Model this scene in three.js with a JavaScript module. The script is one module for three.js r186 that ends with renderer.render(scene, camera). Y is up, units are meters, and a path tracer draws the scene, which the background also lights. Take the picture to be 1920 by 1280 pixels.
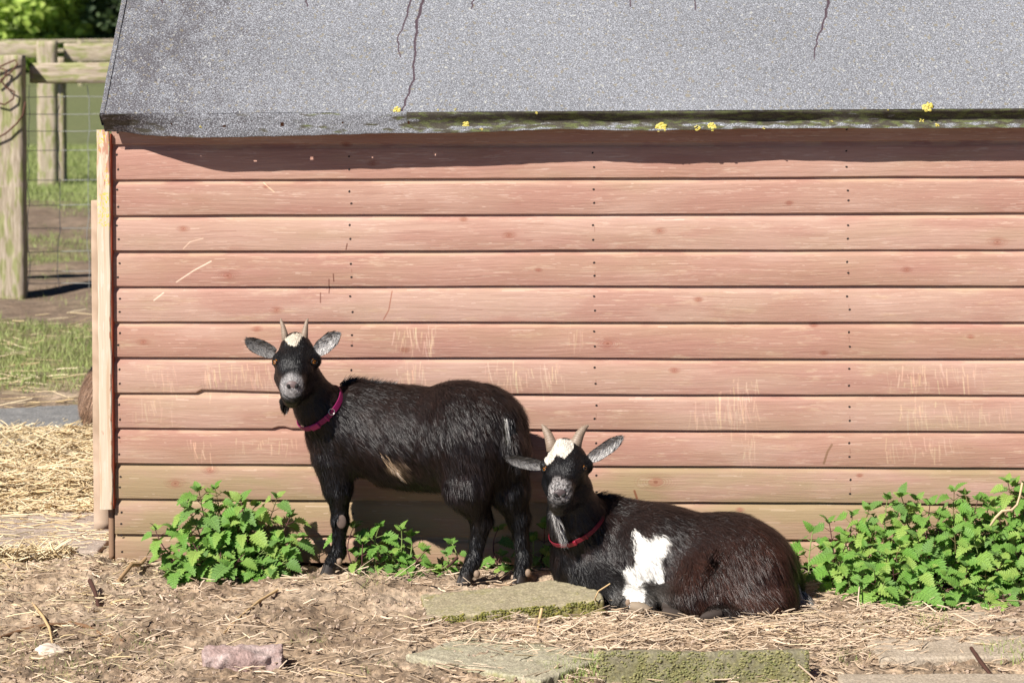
import * as THREE from 'three';
import { Sky } from 'three/addons/objects/Sky.js';
import { mergeGeometries, toCreasedNormals } from 'three/addons/utils/BufferGeometryUtils.js';
import { createNoise3D } from 'simplex-noise';

// ---------------------------------------------------------------- camera, sky, sun, exposure
const F = 5000, D = 7.8125, H = 1.6, PY = 38, ROLL = 0.0088;   // focal length in photo pixels, metres to the wall, eye height, horizon row, roll
const camera = new THREE.PerspectiveCamera(2 * Math.atan(640 / F) * 180 / Math.PI, 1.5, 0.1, 2000);
camera.setViewOffset(1920, 1280, 0, 640 - PY, 1920, 1280);
camera.position.set(0, H, D);
camera.rotation.z = -ROLL;
camera.focus = 7.45; camera.userData.fStop = 7.5;
const scene = new THREE.Scene();
const renderer = new THREE.WebGLRenderer({ antialias: true });
renderer.toneMapping = THREE.LinearToneMapping;
renderer.toneMappingExposure = 1.5;
renderer.shadowMap.enabled = true;
const AZ = 41 * Math.PI / 180, EL = 41 * Math.PI / 180;
const sunDir = new THREE.Vector3(-Math.sin(AZ) * Math.cos(EL), Math.sin(EL), Math.cos(AZ) * Math.cos(EL));
const sky = new Sky();
sky.name = 'sky'; sky.scale.setScalar(1000); sky.userData.kind = 'structure';
sky.material.uniforms.sunPosition.value.copy(sunDir);
sky.material.uniforms.turbidity.value = 2; sky.material.uniforms.rayleigh.value = 0.4;
sky.material.uniforms.mieCoefficient.value = 0.003;
sky.material.uniforms.cloudCoverage.value = 0;
scene.add(sky);
scene.environmentIntensity = 0.1;
const sun = new THREE.DirectionalLight(new THREE.Color(1, 0.945, 0.865), 5);
sun.name = 'sun'; sun.position.copy(sunDir).multiplyScalar(20); sun.castShadow = true;
sun.shadow.mapSize.set(4096, 4096);
Object.assign(sun.shadow.camera, { left: -5, right: 5, top: 5, bottom: -5, near: 1, far: 60 });
scene.add(sun, sun.target);

// ---------------------------------------------------------------- helpers
function rng(seed) { let s = seed | 0; return () => { s = (s + 0x6d2b79f5) | 0; let t = Math.imul(s ^ (s >>> 15), 1 | s); t = (t + Math.imul(t ^ (t >>> 7), 61 | t)) ^ t; return ((t ^ (t >>> 14)) >>> 0) / 4294967296; }; }
const noise3 = createNoise3D(rng(7));
const n2 = (x, y, o = 0) => noise3(x, y, o * 17.3);
function fbm(x, y, z, oct = 4) { let s = 0, a = 0.5, f = 1; for (let i = 0; i < oct; i++) { s += a * noise3(x * f, y * f, z * f + i * 9.1); a *= 0.5; f *= 2.03; } return s; }
const clamp = (x, a = 0, b = 1) => Math.min(b, Math.max(a, x)), lerp = (a, b, t) => a + (b - a) * t;
const smooth = (a, b, x) => { const t = clamp((x - a) / (b - a)); return t * t * (3 - 2 * t); };
const V = (x, y, z) => new THREE.Vector3(x, y, z);
const lin = (hex) => new THREE.Color(hex);   // sRGB hex to linear
// a place measured in the photograph at a known depth z
function at(px, py, z) {
  const a = px - 960, b = py - PY, u = a - b * ROLL, v = a * ROLL + b, d = (D - z) / F;
  return V(u * d, H - v * d, z);
}
const pxSize = (z) => (D - z) / F;
const YAW = -4.7 * Math.PI / 180, EX = V(Math.cos(YAW), 0, -Math.sin(YAW)), EZ = V(Math.sin(YAW), 0, Math.cos(YAW));   // shed axes
// a place on the plane o + n, seen at a photo pixel
function onPlane(px, py, o, n) {
  const c = V(0, H, D), d = at(px, py, 0).sub(c), t = o.clone().sub(c).dot(n) / d.dot(n);
  return c.add(d.multiplyScalar(t));
}
function wallAt(px, py, off = 0) { const p = onPlane(px, py, EZ.clone().multiplyScalar(off), EZ); return { x: p.dot(EX), y: p.y }; }
const taken = {};
const numbered = (name) => { const k = taken[name] = (taken[name] ?? -1) + 1; return k ? name + '_' + String(k).padStart(3, '0') : name; };
function prep(o) { o.castShadow = true; o.receiveShadow = true; return o; }
function part(name, geo, mat, parent) { const m = prep(new THREE.Mesh(geo, mat)); m.name = name; parent.add(m); return m; }
function tag(o, label, category, group) { o.userData.label = label; o.userData.category = category; if (group) o.userData.group = group; return o; }
function thing(name, label, category, pos = [0, 0, 0], group) { const o = new THREE.Group(); o.name = numbered(name); o.position.set(...pos); tag(o, label, category, group); scene.add(o); return o; }
function single(name, geo, mat, label, category, group) { const m = prep(new THREE.Mesh(geo, mat)); m.name = numbered(name); tag(m, label, category, group); scene.add(m); return m; }
function std(color, roughness = 0.8, extra = {}) { return new THREE.MeshStandardMaterial({ color, roughness, ...extra }); }
function canvasTex(w, h, paint, srgb = true) {
  const c = document.createElement('canvas'); c.width = w; c.height = h;
  paint(c.getContext('2d'), w, h);
  const t = new THREE.CanvasTexture(c); t.wrapS = t.wrapT = THREE.RepeatWrapping;
  if (srgb) t.colorSpace = THREE.SRGBColorSpace;
  t.magFilter = THREE.LinearFilter;
  return t;
}
function pixelPaint(ctx, w, h, f) {
  const im = ctx.createImageData(w, h), d = im.data;
  for (let y = 0, i = 0; y < h; y++) for (let x = 0; x < w; x++, i += 4) { const c = f(x, y); d[i] = clamp(c[0], 0, 255); d[i + 1] = clamp(c[1], 0, 255); d[i + 2] = clamp(c[2], 0, 255); d[i + 3] = 255; }
  ctx.putImageData(im, 0, 0);
}
// builds an indexed geometry from rows of points: grid[i][j] = [x, y, z, u, v]
function gridGeo(grid, closeJ = false, creased = 0) {
  const ni = grid.length, nj = grid[0].length, pos = [], uv = [], idx = [];
  for (const row of grid) for (const p of row) { pos.push(p[0], p[1], p[2]); uv.push(p[3] ?? 0, p[4] ?? 0); }
  for (let i = 0; i < ni - 1; i++) for (let j = 0; j < (closeJ ? nj : nj - 1); j++) {
    const a = i * nj + j, b = i * nj + (j + 1) % nj, c = a + nj, d = b + nj;
    idx.push(a, c, b, b, c, d);
  }
  let g = new THREE.BufferGeometry();
  g.setAttribute('position', new THREE.Float32BufferAttribute(pos, 3)); g.setAttribute('uv', new THREE.Float32BufferAttribute(uv, 2)); g.setIndex(idx);
  if (creased) return toCreasedNormals(g, creased);
  g.computeVertexNormals();
  return g;
}
// tapered tube along points [x,y,z,r]
function tube(pts, sides = 6, cap = true) {
  const grid = [], n = pts.length, T = V(0, 0, 0), A = V(0, 0, 0), B = V(0, 0, 0);
  let ref = V(0.31, 0.2, 0.93);
  for (let i = 0; i < n; i++) {
    const a = pts[Math.max(0, i - 1)], b = pts[Math.min(n - 1, i + 1)];
    T.set(b[0] - a[0], b[1] - a[1], b[2] - a[2]).normalize();
    if (Math.abs(T.dot(ref)) > 0.97) ref = V(0.9, 0.3, 0.1);
    A.copy(ref).addScaledVector(T, -ref.dot(T)).normalize(); B.crossVectors(T, A);
    const row = [];
    for (let k = 0; k < sides; k++) { const w = k / sides * Math.PI * 2, c = Math.cos(w) * pts[i][3], s = Math.sin(w) * pts[i][3]; row.push([pts[i][0] + A.x * c + B.x * s, pts[i][1] + A.y * c + B.y * s, pts[i][2] + A.z * c + B.z * s, k / sides, i / n]); }
    grid.push(row);
  }
  if (cap) { const e = pts[n - 1], s = pts[0]; grid.push(grid[0].map((_, k) => [e[0], e[1], e[2], k / sides, 1])); grid.unshift(grid[0].map((_, k) => [s[0], s[1], s[2], k / sides, 0])); }
  return gridGeo(grid.map((r) => r.slice().reverse()), true);
}
function setColors(g, f) {
  const p = g.attributes.position, n = g.attributes.normal, c = new Float32Array(p.count * 3);
  for (let i = 0; i < p.count; i++) { const k = f(p.getX(i), p.getY(i), p.getZ(i), n ? n.getX(i) : 0, n ? n.getY(i) : 1, n ? n.getZ(i) : 0); c[i * 3] = k[0]; c[i * 3 + 1] = k[1]; c[i * 3 + 2] = k[2]; }
  g.setAttribute('color', new THREE.BufferAttribute(c, 3));
  return g;
}
const mix3 = (a, b, t) => [lerp(a[0], b[0], t), lerp(a[1], b[1], t), lerp(a[2], b[2], t)];
// a box with subdivided, worn faces; mm = wear in metres; edges rounded by rnd
function roughBox(w, h, d, cell, mm, rnd = 0.006, seed = 0, freq = 18) {
  const nx = Math.max(2, Math.round(w / cell)), ny = Math.max(2, Math.round(h / cell)), nz = Math.max(2, Math.round(d / cell));
  const g = new THREE.BoxGeometry(w, h, d, nx, ny, nz), p = g.attributes.position, q = V(0, 0, 0);
  for (let i = 0; i < p.count; i++) {
    q.fromBufferAttribute(p, i);
    const c = V(clamp(q.x, -w / 2 + rnd, w / 2 - rnd), clamp(q.y, -h / 2 + rnd, h / 2 - rnd), clamp(q.z, -d / 2 + rnd, d / 2 - rnd)), o = q.clone().sub(c);
    if (o.lengthSq() > 1e-12) { o.normalize().multiplyScalar(rnd); q.copy(c).add(o); } 
    const f = fbm(q.x * freq + seed, q.y * freq, q.z * freq, 4), f2 = fbm(q.x * 5 + seed, q.y * 5 + 9, q.z * 5, 2);
    const e = q.clone().divide(V(w, h, d)).normalize();
    q.addScaledVector(e, mm * f + mm * 1.2 * f2);
    p.setXYZ(i, q.x, q.y, q.z);
  }
  g.deleteAttribute('normal');
  g.deleteAttribute('uv');
  // weld so that the wear does not open the edges
  const key = new Map(), idx = [], pos = [], src = g.index.array;
  const map = new Array(p.count);
  for (let i = 0; i < p.count; i++) { const k = [p.getX(i), p.getY(i), p.getZ(i)].map((v) => Math.round(v * 2e4)).join(); if (!key.has(k)) { key.set(k, pos.length / 3); pos.push(p.getX(i), p.getY(i), p.getZ(i)); } map[i] = key.get(k); }
  for (const s of src) idx.push(map[s]);
  const out = new THREE.BufferGeometry(); out.setAttribute('position', new THREE.Float32BufferAttribute(pos, 3)); out.setIndex(idx); out.computeVertexNormals();
  const uv = new Float32Array(pos.length / 3 * 2); for (let i = 0; i < pos.length / 3; i++) { uv[i * 2] = pos[i * 3] + pos[i * 3 + 1] * 0.37; uv[i * 2 + 1] = pos[i * 3 + 2] + pos[i * 3 + 1]; }
  out.setAttribute('uv', new THREE.BufferAttribute(uv, 2));
  return out;
}
const vcol = (roughness = 0.9, extra = {}) => new THREE.MeshStandardMaterial({ vertexColors: true, roughness, ...extra });
// ---------------------------------------------------------------- ground
function ground(x, z) {
  let y = 0.022 - 0.045 * clamp(z, -0.3, 1.8);
  y += 0.03 * Math.exp(-(((x + 1.22) / 0.16) ** 2) - (((z - 0.1) / 0.16) ** 2));                // soil heaped at the shed corner
  y += 0.012 * Math.exp(-(((x + 0.35) / 0.3) ** 2) - (((z - 0.16) / 0.14) ** 2));
  if (x > -1.25) y -= 0.028 * Math.exp(-(((z - x * 0.082 - 0.01) / 0.055) ** 2)) * (0.75 + 0.5 * noise3(x * 4, 3, 3));      // rain has washed the soil out under the boards
  if (x > -1.2) y -= 0.011 * smooth(0.4, 0.12, z);
  y -= 0.05 * smooth(-1.16, -1.32, x) * smooth(0.06, -0.15, z) * smooth(-1.3, -0.8, z);
  if (z < -0.3) y = lerp(y, 0, smooth(-0.3, -2, z));
  const near = z > -3 ? 1 : 0.6;
  const lump = fbm(x * 5, 1.3, z * 5, 2) * 0.014 + fbm(x * 21, 4.1, z * 21, 3) * 0.016 + Math.abs(noise3(x * 55, 7.7, z * 55)) * 0.0065 * smooth(-0.3, 0.5, noise3(x * 4, 5, z * 4) + 0.15);
  y += lump * near;
  if (z < -3) y += noise3(x * 1.2, 2.2, z * 1.2) * 0.03 * smooth(-3, -6, z);
  if (z > -2.2 && z < 0.02 && x > -1.12) y = Math.min(y, -0.035);    // hollow under the shed
  return y;
}
function grassAmount(x, z) {
  if (z > -3.2) return 0;
  const n = fbm(x * 1.1 + 4, 0.5, z * 0.9, 3);
  const band = smooth(-3.5, -4.6, z) * (1 - smooth(-6.1, -6.7, z)) * 0.85 + smooth(-9.6, -10.4, z) * (1 - smooth(-11.6, -12.4, z)) * 0.4 + smooth(-14.8, -17.5, z);
  return clamp(band + n * 0.55 * (z < -17 ? 0.25 : 1));
}
const soilTex = canvasTex(1024, 1024, (ctx, w, h) => {
  pixelPaint(ctx, w, h, (x, y) => {
    // four-way blend keeps the tile seamless
    const s = (fx, fy) => { const a = x / w, b = y / h, g = (p, q) => fbm(p * fx, q * fx, 3.3 + fy, 4); return lerp(lerp(g(a, b), g(a - 1, b), a), lerp(g(a, b - 1), g(a - 1, b - 1), a), b); };
    const c = s(8, 0) * 70 + s(60, 5) * 85 + (noise3(x * 0.5, y * 0.5, 1) * 16);
    const v = 206 + c * 1.15;
    return [v, v * 0.985, v * 0.965];
  });
  const r = rng(11);
  for (let i = 0; i < 4200; i++) {           // chaff and grit trodden into the soil
    const x = r() * w, y = r() * h, a = r() * 6.28, l = 2 + r() * 12, t = r();
    ctx.strokeStyle = t < 0.55 ? `rgba(255,244,214,${0.25 + r() * 0.5})` : `rgba(70,52,40,${0.3 + r() * 0.4})`;
    ctx.lineWidth = 0.8 + r() * 1.5;
    for (const [ox, oy] of [[0, 0], [w, 0], [0, h], [-w, 0], [0, -h]]) { ctx.beginPath(); ctx.moveTo(x + ox, y + oy); ctx.lineTo(x + ox + Math.cos(a) * l, y + oy + Math.sin(a) * l); ctx.stroke(); }
  }
});
{
  const xs = [], zs = [];
  for (const v of [-700, -400, -220, -120, -70, -40, -25, -16, -11, -8.5]) xs.push(v);
  for (let x = -7; x < -2.15; x += 0.08) xs.push(x);
  for (let x = -2.1; x < 1.95; x += 0.0075) xs.push(x);
  for (const v of [2.05, 2.3, 2.7, 3.3, 4.2, 6, 9, 14, 22, 40, 80, 160, 400, 700]) xs.push(v);
  for (const v of [-800, -500, -300, -200, -150, -120, -95, -78, -64, -53, -45, -39, -34, -30, -27, -24.5, -22.5, -21]) zs.push(v);
  for (let z = -20; z < -8; z += 0.25) zs.push(z);
  for (let z = -8; z < -3; z += 0.08) zs.push(z);
  for (let z = -3; z < -0.1; z += 0.025) zs.push(z);
  for (let z = -0.1; z < 1.75; z += 0.0075) zs.push(z);
  for (const v of [1.8, 2, 2.4, 3, 4, 6, 9, 15, 30, 60, 120, 300]) zs.push(v);
  const grid = zs.map((z) => xs.map((x) => [x, ground(x, z), z, x / 1.1, z / 1.1]));
  const g = gridGeo(grid.reverse().map((r) => r.slice().reverse()));
  const soil = [0.52, 0.395, 0.28], damp = [0.34, 0.245, 0.168], pale = [0.65, 0.51, 0.38], grass = [0.25, 0.25, 0.095], field = [0.22, 0.27, 0.1];
  setColors(g, (x, y, z) => {
    const a = fbm(x * 2.2, 9.4, z * 2.6, 3), b = fbm(x * 9, 2.4, z * 9, 3);
    let c = mix3(soil, damp, smooth(-0.1, 0.4, a + b * 0.8));
    c = mix3(c, pale, smooth(0.0, 0.5, -a + b * 0.4));
    if (z < -3) c = mix3(c, [0.22, 0.155, 0.115], 0.6 * smooth(-5.2, -6.6, z));
    const gr = grassAmount(x, z);
    c = mix3(c, z < -14 ? field : grass, gr * 0.92);
    return c;
  });
  const m = prep(new THREE.Mesh(g, new THREE.MeshStandardMaterial({ vertexColors: true, map: soilTex, roughness: 0.96, bumpMap: soilTex, bumpScale: 0.004 })));
  m.name = 'ground'; m.userData = { kind: 'structure', label: 'trodden bare soil running back into a grass field', category: 'ground' };
  scene.add(m);
}
// ---------------------------------------------------------------- shed
const shed = thing('shed', 'low shed with salmon painted boards and grey felt roof behind the two goats', 'shed');
shed.rotation.y = YAW;
const WL = wallAt(214, 640).x, WR = 2.02, WB = wallAt(960, 1056).y, STEP = 67.15 / 640, NP = 13, BACK = -1.72;
const line0 = wallAt(960, 333.5).y;                    // lower edge of the second board from the eaves
const boardY = (k) => k === NP - 1 ? WB : line0 - (k - 1) * STEP;   // lower edge of board k, counted from the eaves (0)
const WT = boardY(0) + STEP * 1.3, TW = 2048, TH = 1024;
const tx = (x) => (x - WL) / (WR - WL) * TW, ty = (y) => (WT - y) / (WT - WB) * TH;   // wall metres to texture pixels
const pxT = (px, py) => { const p = wallAt(px, py); return [tx(p.x), ty(p.y)]; };
const boardOf = (y) => { for (let k = 0; k < NP; k++) if (y >= boardY(k)) return k; return NP - 1; };
const tint = [-6, 3, -6, 8, -4, 6, -6, 4, 5, -7, -2, -7, -10], hue = [0, -2, 1, 4, -3, 5, -5, 2, 4, -5, 2, 4, 0], green = [0, 0, 0, 0.02, 0.04, 0.02, 0.1, 0.08, 0.14, 0.12, 0.66, 0.74, 0.74];
const grain = (X, Y, k) => { const wob = fbm(X * 1.3, k * 5.1, 2, 2) * 0.02; return fbm(X * 2.2, (Y + wob) * 120, k * 7.7, 4); };
const wallTex = canvasTex(TW, TH, (ctx, w, h) => {
  pixelPaint(ctx, w, h, (x, y) => {
    const X = WL + x / w * (WR - WL), Y = WT - y / h * (WT - WB), k = boardOf(Y);
    const g = grain(X, Y, k), big = fbm(X * 1.6, Y * 6, k * 3.1 + 40, 3), fine = fbm(X * 14, Y * 330, k * 2.3, 3), rub = fbm(X * 5.5, Y * 24, 70 + k, 4);
    let c = [174 + tint[k] * 0.7, 136 + tint[k] * 0.7 + hue[k] * 0.7, 120 + tint[k] * 0.7 + hue[k] * 0.7];
    c = mix3(c, [165, 121, 107], smooth(0.0, 0.4, big) * 0.6);
    c = mix3(c, [184, 150, 135], smooth(0.05, 0.5, -big) * 0.6);
    const gs = g * 10 + fine * 7; c = [c[0] + gs, c[1] + gs * 1.05, c[2] + gs];
    // bare wood showing in fine streaks where the paint has gone
    const bare = smooth(0.36, 0.6, fine + 0.45 * rub + 0.25 * g) * (0.2 + 0.4 * smooth(-0.1, 0.4, rub));
    c = mix3(c, [206, 182, 166], bare);
    const worn = smooth(0.22, 0.6, rub + 0.35 * fine) * 0.35 * smooth(2, 5, k);
    c = mix3(c, [184, 152, 124], worn);
    const top = (k ? boardY(k - 1) : WT) - Y;                         // patchy paler tone along the moulded upper edge of each board
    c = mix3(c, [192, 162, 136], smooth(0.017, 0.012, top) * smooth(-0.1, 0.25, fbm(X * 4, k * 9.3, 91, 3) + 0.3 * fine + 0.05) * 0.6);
    // algae film with the grain of the boards, near the ground
    const ga = clamp(green[k] + 1.15 * fbm(X * 2.1, Y * 9, 55, 4) * (green[k] > 0.3 ? 1 : 0.3) + 0.1 * fine * (green[k] > 0.05 ? 1 : 0));
    c = mix3(c, [152, 132, 98], ga * 0.85);
    return c;
  });
  const r = rng(31);
  // knots
  const knots = [[345, 428, 9], [500, 350, 5], [270, 640, 10], [483, 615, 8], [428, 515, 16], [1237, 432, 10], [1140, 643, 18], [1526, 608, 6], [1230, 902, 26], [1388, 953, 6], [955, 440, 10], [760, 655, 8], [1310, 560, 7], [1870, 452, 14], [520, 580, 10], [870, 410, 6], [1265, 692, 8], [1612, 890, 5], [1700, 505, 8], [395, 880, 12], [1480, 380, 6], [1010, 505, 6], [700, 305, 9], [1545, 660, 7], [650, 270, 8], [1820, 630, 6], [330, 905, 15]];
  for (const [px, py, rad] of knots) {
    const [X, Y] = pxT(px, py), R = rad * 0.98;
    for (let i = 6; i >= 1; i--) { ctx.beginPath(); ctx.ellipse(X, Y, R * (0.35 + i * 0.2), R * (0.22 + i * 0.1), (r() - 0.5) * 0.25, 0, 7); ctx.strokeStyle = `rgba(${118 + r() * 20},${66 + r() * 15},${50 + r() * 12},${0.12 + 0.06 * (6 - i)})`; ctx.lineWidth = 1.3; ctx.stroke(); }
    ctx.beginPath(); ctx.ellipse(X, Y, R * 0.5, R * 0.36, 0, 0, 7); ctx.fillStyle = `rgba(150,88,70,0.4)`; ctx.fill();
    ctx.beginPath(); ctx.ellipse(X, Y, R * 0.16, R * 0.12, 0, 0, 7); ctx.fillStyle = `rgba(110,58,40,0.5)`; ctx.fill();
  }
  // pale flecks along the grain
  for (let i = 0; i < 2000; i++) {
    const X = r() * w, Y = r() * h, l = 4 + r() * r() * 60; ctx.strokeStyle = `rgba(216,192,176,${0.1 + r() * 0.45})`; ctx.lineWidth = 0.7 + r() * 1.1;
    ctx.beginPath(); ctx.moveTo(X, Y); ctx.lineTo(X + l, Y + (r() - 0.5) * 1.6); ctx.stroke();
  }
  for (let i = 0; i < 420; i++) {
    const X = r() * w, Y = r() * h, l = 10 + r() * r() * 140; ctx.strokeStyle = `rgba(112,66,52,${0.1 + r() * 0.28})`; ctx.lineWidth = 0.6 + r() * 0.9;
    ctx.beginPath(); ctx.moveTo(X, Y); ctx.lineTo(X + l, Y + (r() - 0.5) * 2); ctx.stroke();
  }
  // rubbed and scratched patches left by horns and hooves
  const scr = (x0, x1, y0, y1, n, lean = 0.12, a = 0.5) => { for (let i = 0; i < n; i++) { const [X, Y] = pxT(lerp(x0, x1, r()), lerp(y0, y1, r() * 0.7)), l = 8 + r() * (y1 - y0) * 0.75, dx = (r() - 0.5 + lean) * l * 0.35; ctx.strokeStyle = `rgba(${206 + r() * 24},${176 + r() * 22},${146 + r() * 20},${a * (0.35 + r() * 0.65)})`; ctx.lineWidth = 0.8 + r() * 2; ctx.beginPath(); ctx.moveTo(X, Y); ctx.quadraticCurveTo(X + dx * 0.2, Y + l * 0.5, X + dx, Y + l); ctx.stroke(); } };
  scr(380, 515, 678, 732, 60); scr(270, 330, 680, 732, 18, 0.3, 0.35); scr(740, 820, 610, 662, 48, 0, 0.5); scr(740, 800, 676, 728, 26); scr(905, 1060, 676, 732, 52); scr(1340, 1420, 705, 800, 40); scr(1290, 1400, 745, 800, 24, 0.1, 0.4);
  scr(1390, 1420, 812, 870, 14, 0, 0.35); scr(1660, 1850, 680, 735, 46); scr(1680, 1900, 750, 800, 60, 0.2, 0.4); scr(1640, 1800, 815, 865, 30, 0.2, 0.35); scr(350, 400, 820, 860, 14, 0.4, 0.5); scr(440, 560, 812, 850, 22, 0.1, 0.35); scr(250, 330, 745, 790, 16, 0.2, 0.3); scr(1060, 1100, 600, 660, 10, 0, 0.3);
  const line = (pts, col, lw) => { ctx.strokeStyle = col; ctx.lineWidth = lw; ctx.lineCap = 'round'; ctx.beginPath(); pts.forEach(([a, b], i) => { const [X, Y] = pxT(a, b); i ? ctx.lineTo(X, Y) : ctx.moveTo(X, Y); }); ctx.stroke(); };
  line([[332, 527], [365, 505], [397, 488]], 'rgba(240,214,190,0.85)', 2.6); line([[290, 562], [308, 548]], 'rgba(240,214,190,0.8)', 2.4); line([[495, 343], [515, 360]], 'rgba(240,206,170,0.7)', 2); line([[345, 465], [358, 452], [382, 446]], 'rgba(238,208,180,0.7)', 2);
  line([[1545, 867], [1552, 845], [1560, 832]], 'rgba(120,90,64,0.7)', 4); line([[736, 545], [730, 580], [720, 598]], 'rgba(135,74,54,0.6)', 2); line([[652, 455], [650, 466]], 'rgba(90,50,38,0.8)', 2); line([[626, 512], [627, 526]], 'rgba(90,50,38,0.8)', 2); line([[618, 522], [618, 548]], 'rgba(90,50,38,0.7)', 2); line([[602, 548], [602, 566]], 'rgba(90,50,38,0.7)', 2);
  line([[1190, 918], [1196, 936]], 'rgba(120,70,44,0.8)', 4); line([[1365, 980], [1400, 1000]], 'rgba(214,180,130,0.7)', 2);
  // rust runs below nails
  for (const nx of [224, 660, 1116, 1591]) for (let k = 0; k < NP; k++) { if (r() < 0.4) { const p = wallAt(nx, 500), Y = ty(boardY(k) + 0.02 + r() * 0.05); ctx.strokeStyle = 'rgba(96,52,38,0.25)'; ctx.lineWidth = 1.6; ctx.beginPath(); ctx.moveTo(tx(p.x), Y); ctx.lineTo(tx(p.x) + 0.4, Y + 5 + r() * 8); ctx.stroke(); } }
});
wallTex.wrapS = wallTex.wrapT = THREE.ClampToEdgeWrapping;
const wallBump = canvasTex(TW, TH, (ctx, w, h) => pixelPaint(ctx, w, h, (x, y) => {
  const X = WL + x / w * (WR - WL), Y = WT - y / h * (WT - WB), k = boardOf(Y), v = 128 + grain(X, Y, k) * 60 + fbm(X * 14, Y * 330, k * 2.3, 3) * 50; return [v, v, v];
}), false);
wallBump.wrapS = wallBump.wrapT = THREE.ClampToEdgeWrapping;
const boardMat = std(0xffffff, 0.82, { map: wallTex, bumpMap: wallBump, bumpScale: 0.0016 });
for (let k = 0; k < NP; k++) {
  const y0 = boardY(k), y1 = k ? boardY(k - 1) : y0 + STEP * 1.2, h = y1 - y0;
  const prof = [[0, -0.004], [0.010, -0.004], [0.010, 0.0055], [0, 0.0055], [0, 0.0125], [0.0012, 0.0142], [0.004, 0.0148], [h * 0.4, 0.0146], [h - 0.021, 0.0145], [h - 0.0172, 0.0132], [h - 0.0125, 0.0095], [h - 0.0075, 0.0055], [h + 0.004, 0.0045], [h + 0.0095, 0.0045], [h + 0.0095, -0.004]].slice(2);
  const xs = []; for (let x = WL; x < WR + 1e-6; x += (WR - WL) / 170) xs.push(x);
  const grid = xs.map((x) => {
    const wy = noise3(x * 0.8, k * 3.7, 1) * 0.0016 + noise3(x * 5, k * 2.1, 4) * 0.0005, wz = noise3(x * 0.9, k * 5.2, 8) * 0.0014;
    let notch = 0;
    if (k === 7 - 0) { const a = wallAt(375, 735).x, b = wallAt(560, 737).x; if (x > a && x < b) notch = 0.010 * Math.pow(1 - (x - a) / (b - a), 0.7); }
    if (k === 8) { const a = wallAt(512, 800).x, b = wallAt(538, 800).x; if (x > a && x < b) notch = 0.006; }
    return prof.map(([py, pz]) => { const low = py < 0.006 ? notch * (1 - py / 0.006 * 0.3) : py < h * 0.5 && notch ? Math.max(0, notch - py) * 0 : 0; const y = y0 + py + wy + low; return [x, y, pz + wz, (x - WL) / (WR - WL), 1 - (WT - clamp(y0 + Math.min(py, h - 0.001), WB, WT)) / (WT - WB)]; });
  });
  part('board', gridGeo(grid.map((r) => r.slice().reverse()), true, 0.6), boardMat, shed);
}
// nails
{
  const gs = [], r = rng(5);
  for (const nx of [224, 660, 1116, 1591]) for (let k = 0; k < NP; k++) for (const f of [0.3, 0.68]) {
    const x = wallAt(nx, 600).x + (r() - 0.5) * 0.008, y = boardY(k) + STEP * (f + (r() - 0.5) * 0.12);
    const g = new THREE.CylinderGeometry(0.0028, 0.0028, 0.002, 8); g.scale(1.25, 1, 0.85); g.rotateX(Math.PI / 2); g.rotateZ(r()); g.translate(x, y, 0.0152 + noise3(x * 0.9, k * 5.2, 8) * 0.0014 * 1); gs.push(g);
  }
  const m = part('nails', mergeGeometries(gs), std(0x1e1512, 0.7), shed); m.userData.kind = 'stuff';
}
// side walls, back wall and floor
const plainPaint = std(0x96604e, 0.85), darkWood = std(0x5a4030, 0.9);
function bx(name, x0, x1, y0, y1, z0, z1, mat, parent, cell = 0) { const g = cell ? roughBox(x1 - x0, y1 - y0, z1 - z0, cell, 0.0008, 0.002, x0 * 9) : new THREE.BoxGeometry(x1 - x0, y1 - y0, z1 - z0); g.translate((x0 + x1) / 2, (y0 + y1) / 2, (z0 + z1) / 2); return part(name, g, mat, parent); }
const EAVE = { y: wallAt(400, 212, 0.112).y, z: 0.112 }, SLOPE = 48 * Math.PI / 180, RIDGEZ = BACK / 2, RIDGEY = EAVE.y + (EAVE.z - RIDGEZ) * Math.tan(SLOPE);
const gable = (x, name) => { const s = new THREE.Shape(); s.moveTo(-0.01, WB); s.lineTo(-0.01, EAVE.y + 0.06); s.lineTo(RIDGEZ, RIDGEY - 0.06); s.lineTo(BACK, EAVE.y + 0.06); s.lineTo(BACK, WB); s.closePath(); const g = new THREE.ExtrudeGeometry(s, { depth: 0.014, bevelEnabled: false }); g.rotateY(-Math.PI / 2); g.translate(x, 0, 0); return part(name, g, plainPaint, shed); };
gable(WL + 0.016, 'gable_wall'); gable(WR - 0.003, 'gable_wall');
bx('back_wall', WL, WR, WB, EAVE.y + 0.05, BACK - 0.014, BACK - 0.001, plainPaint, shed);
bx('floor', WL + 0.02, WR - 0.02, WB + 0.012, WB + 0.03, BACK + 0.01, -0.02, darkWood, shed);
for (const x of [WL + 0.05, -0.2, 0.7, WR - 0.12]) bx('bearer', x, x + 0.05, WB - 0.05, WB + 0.0115, BACK + 0.05, -0.06, darkWood, shed);
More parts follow.
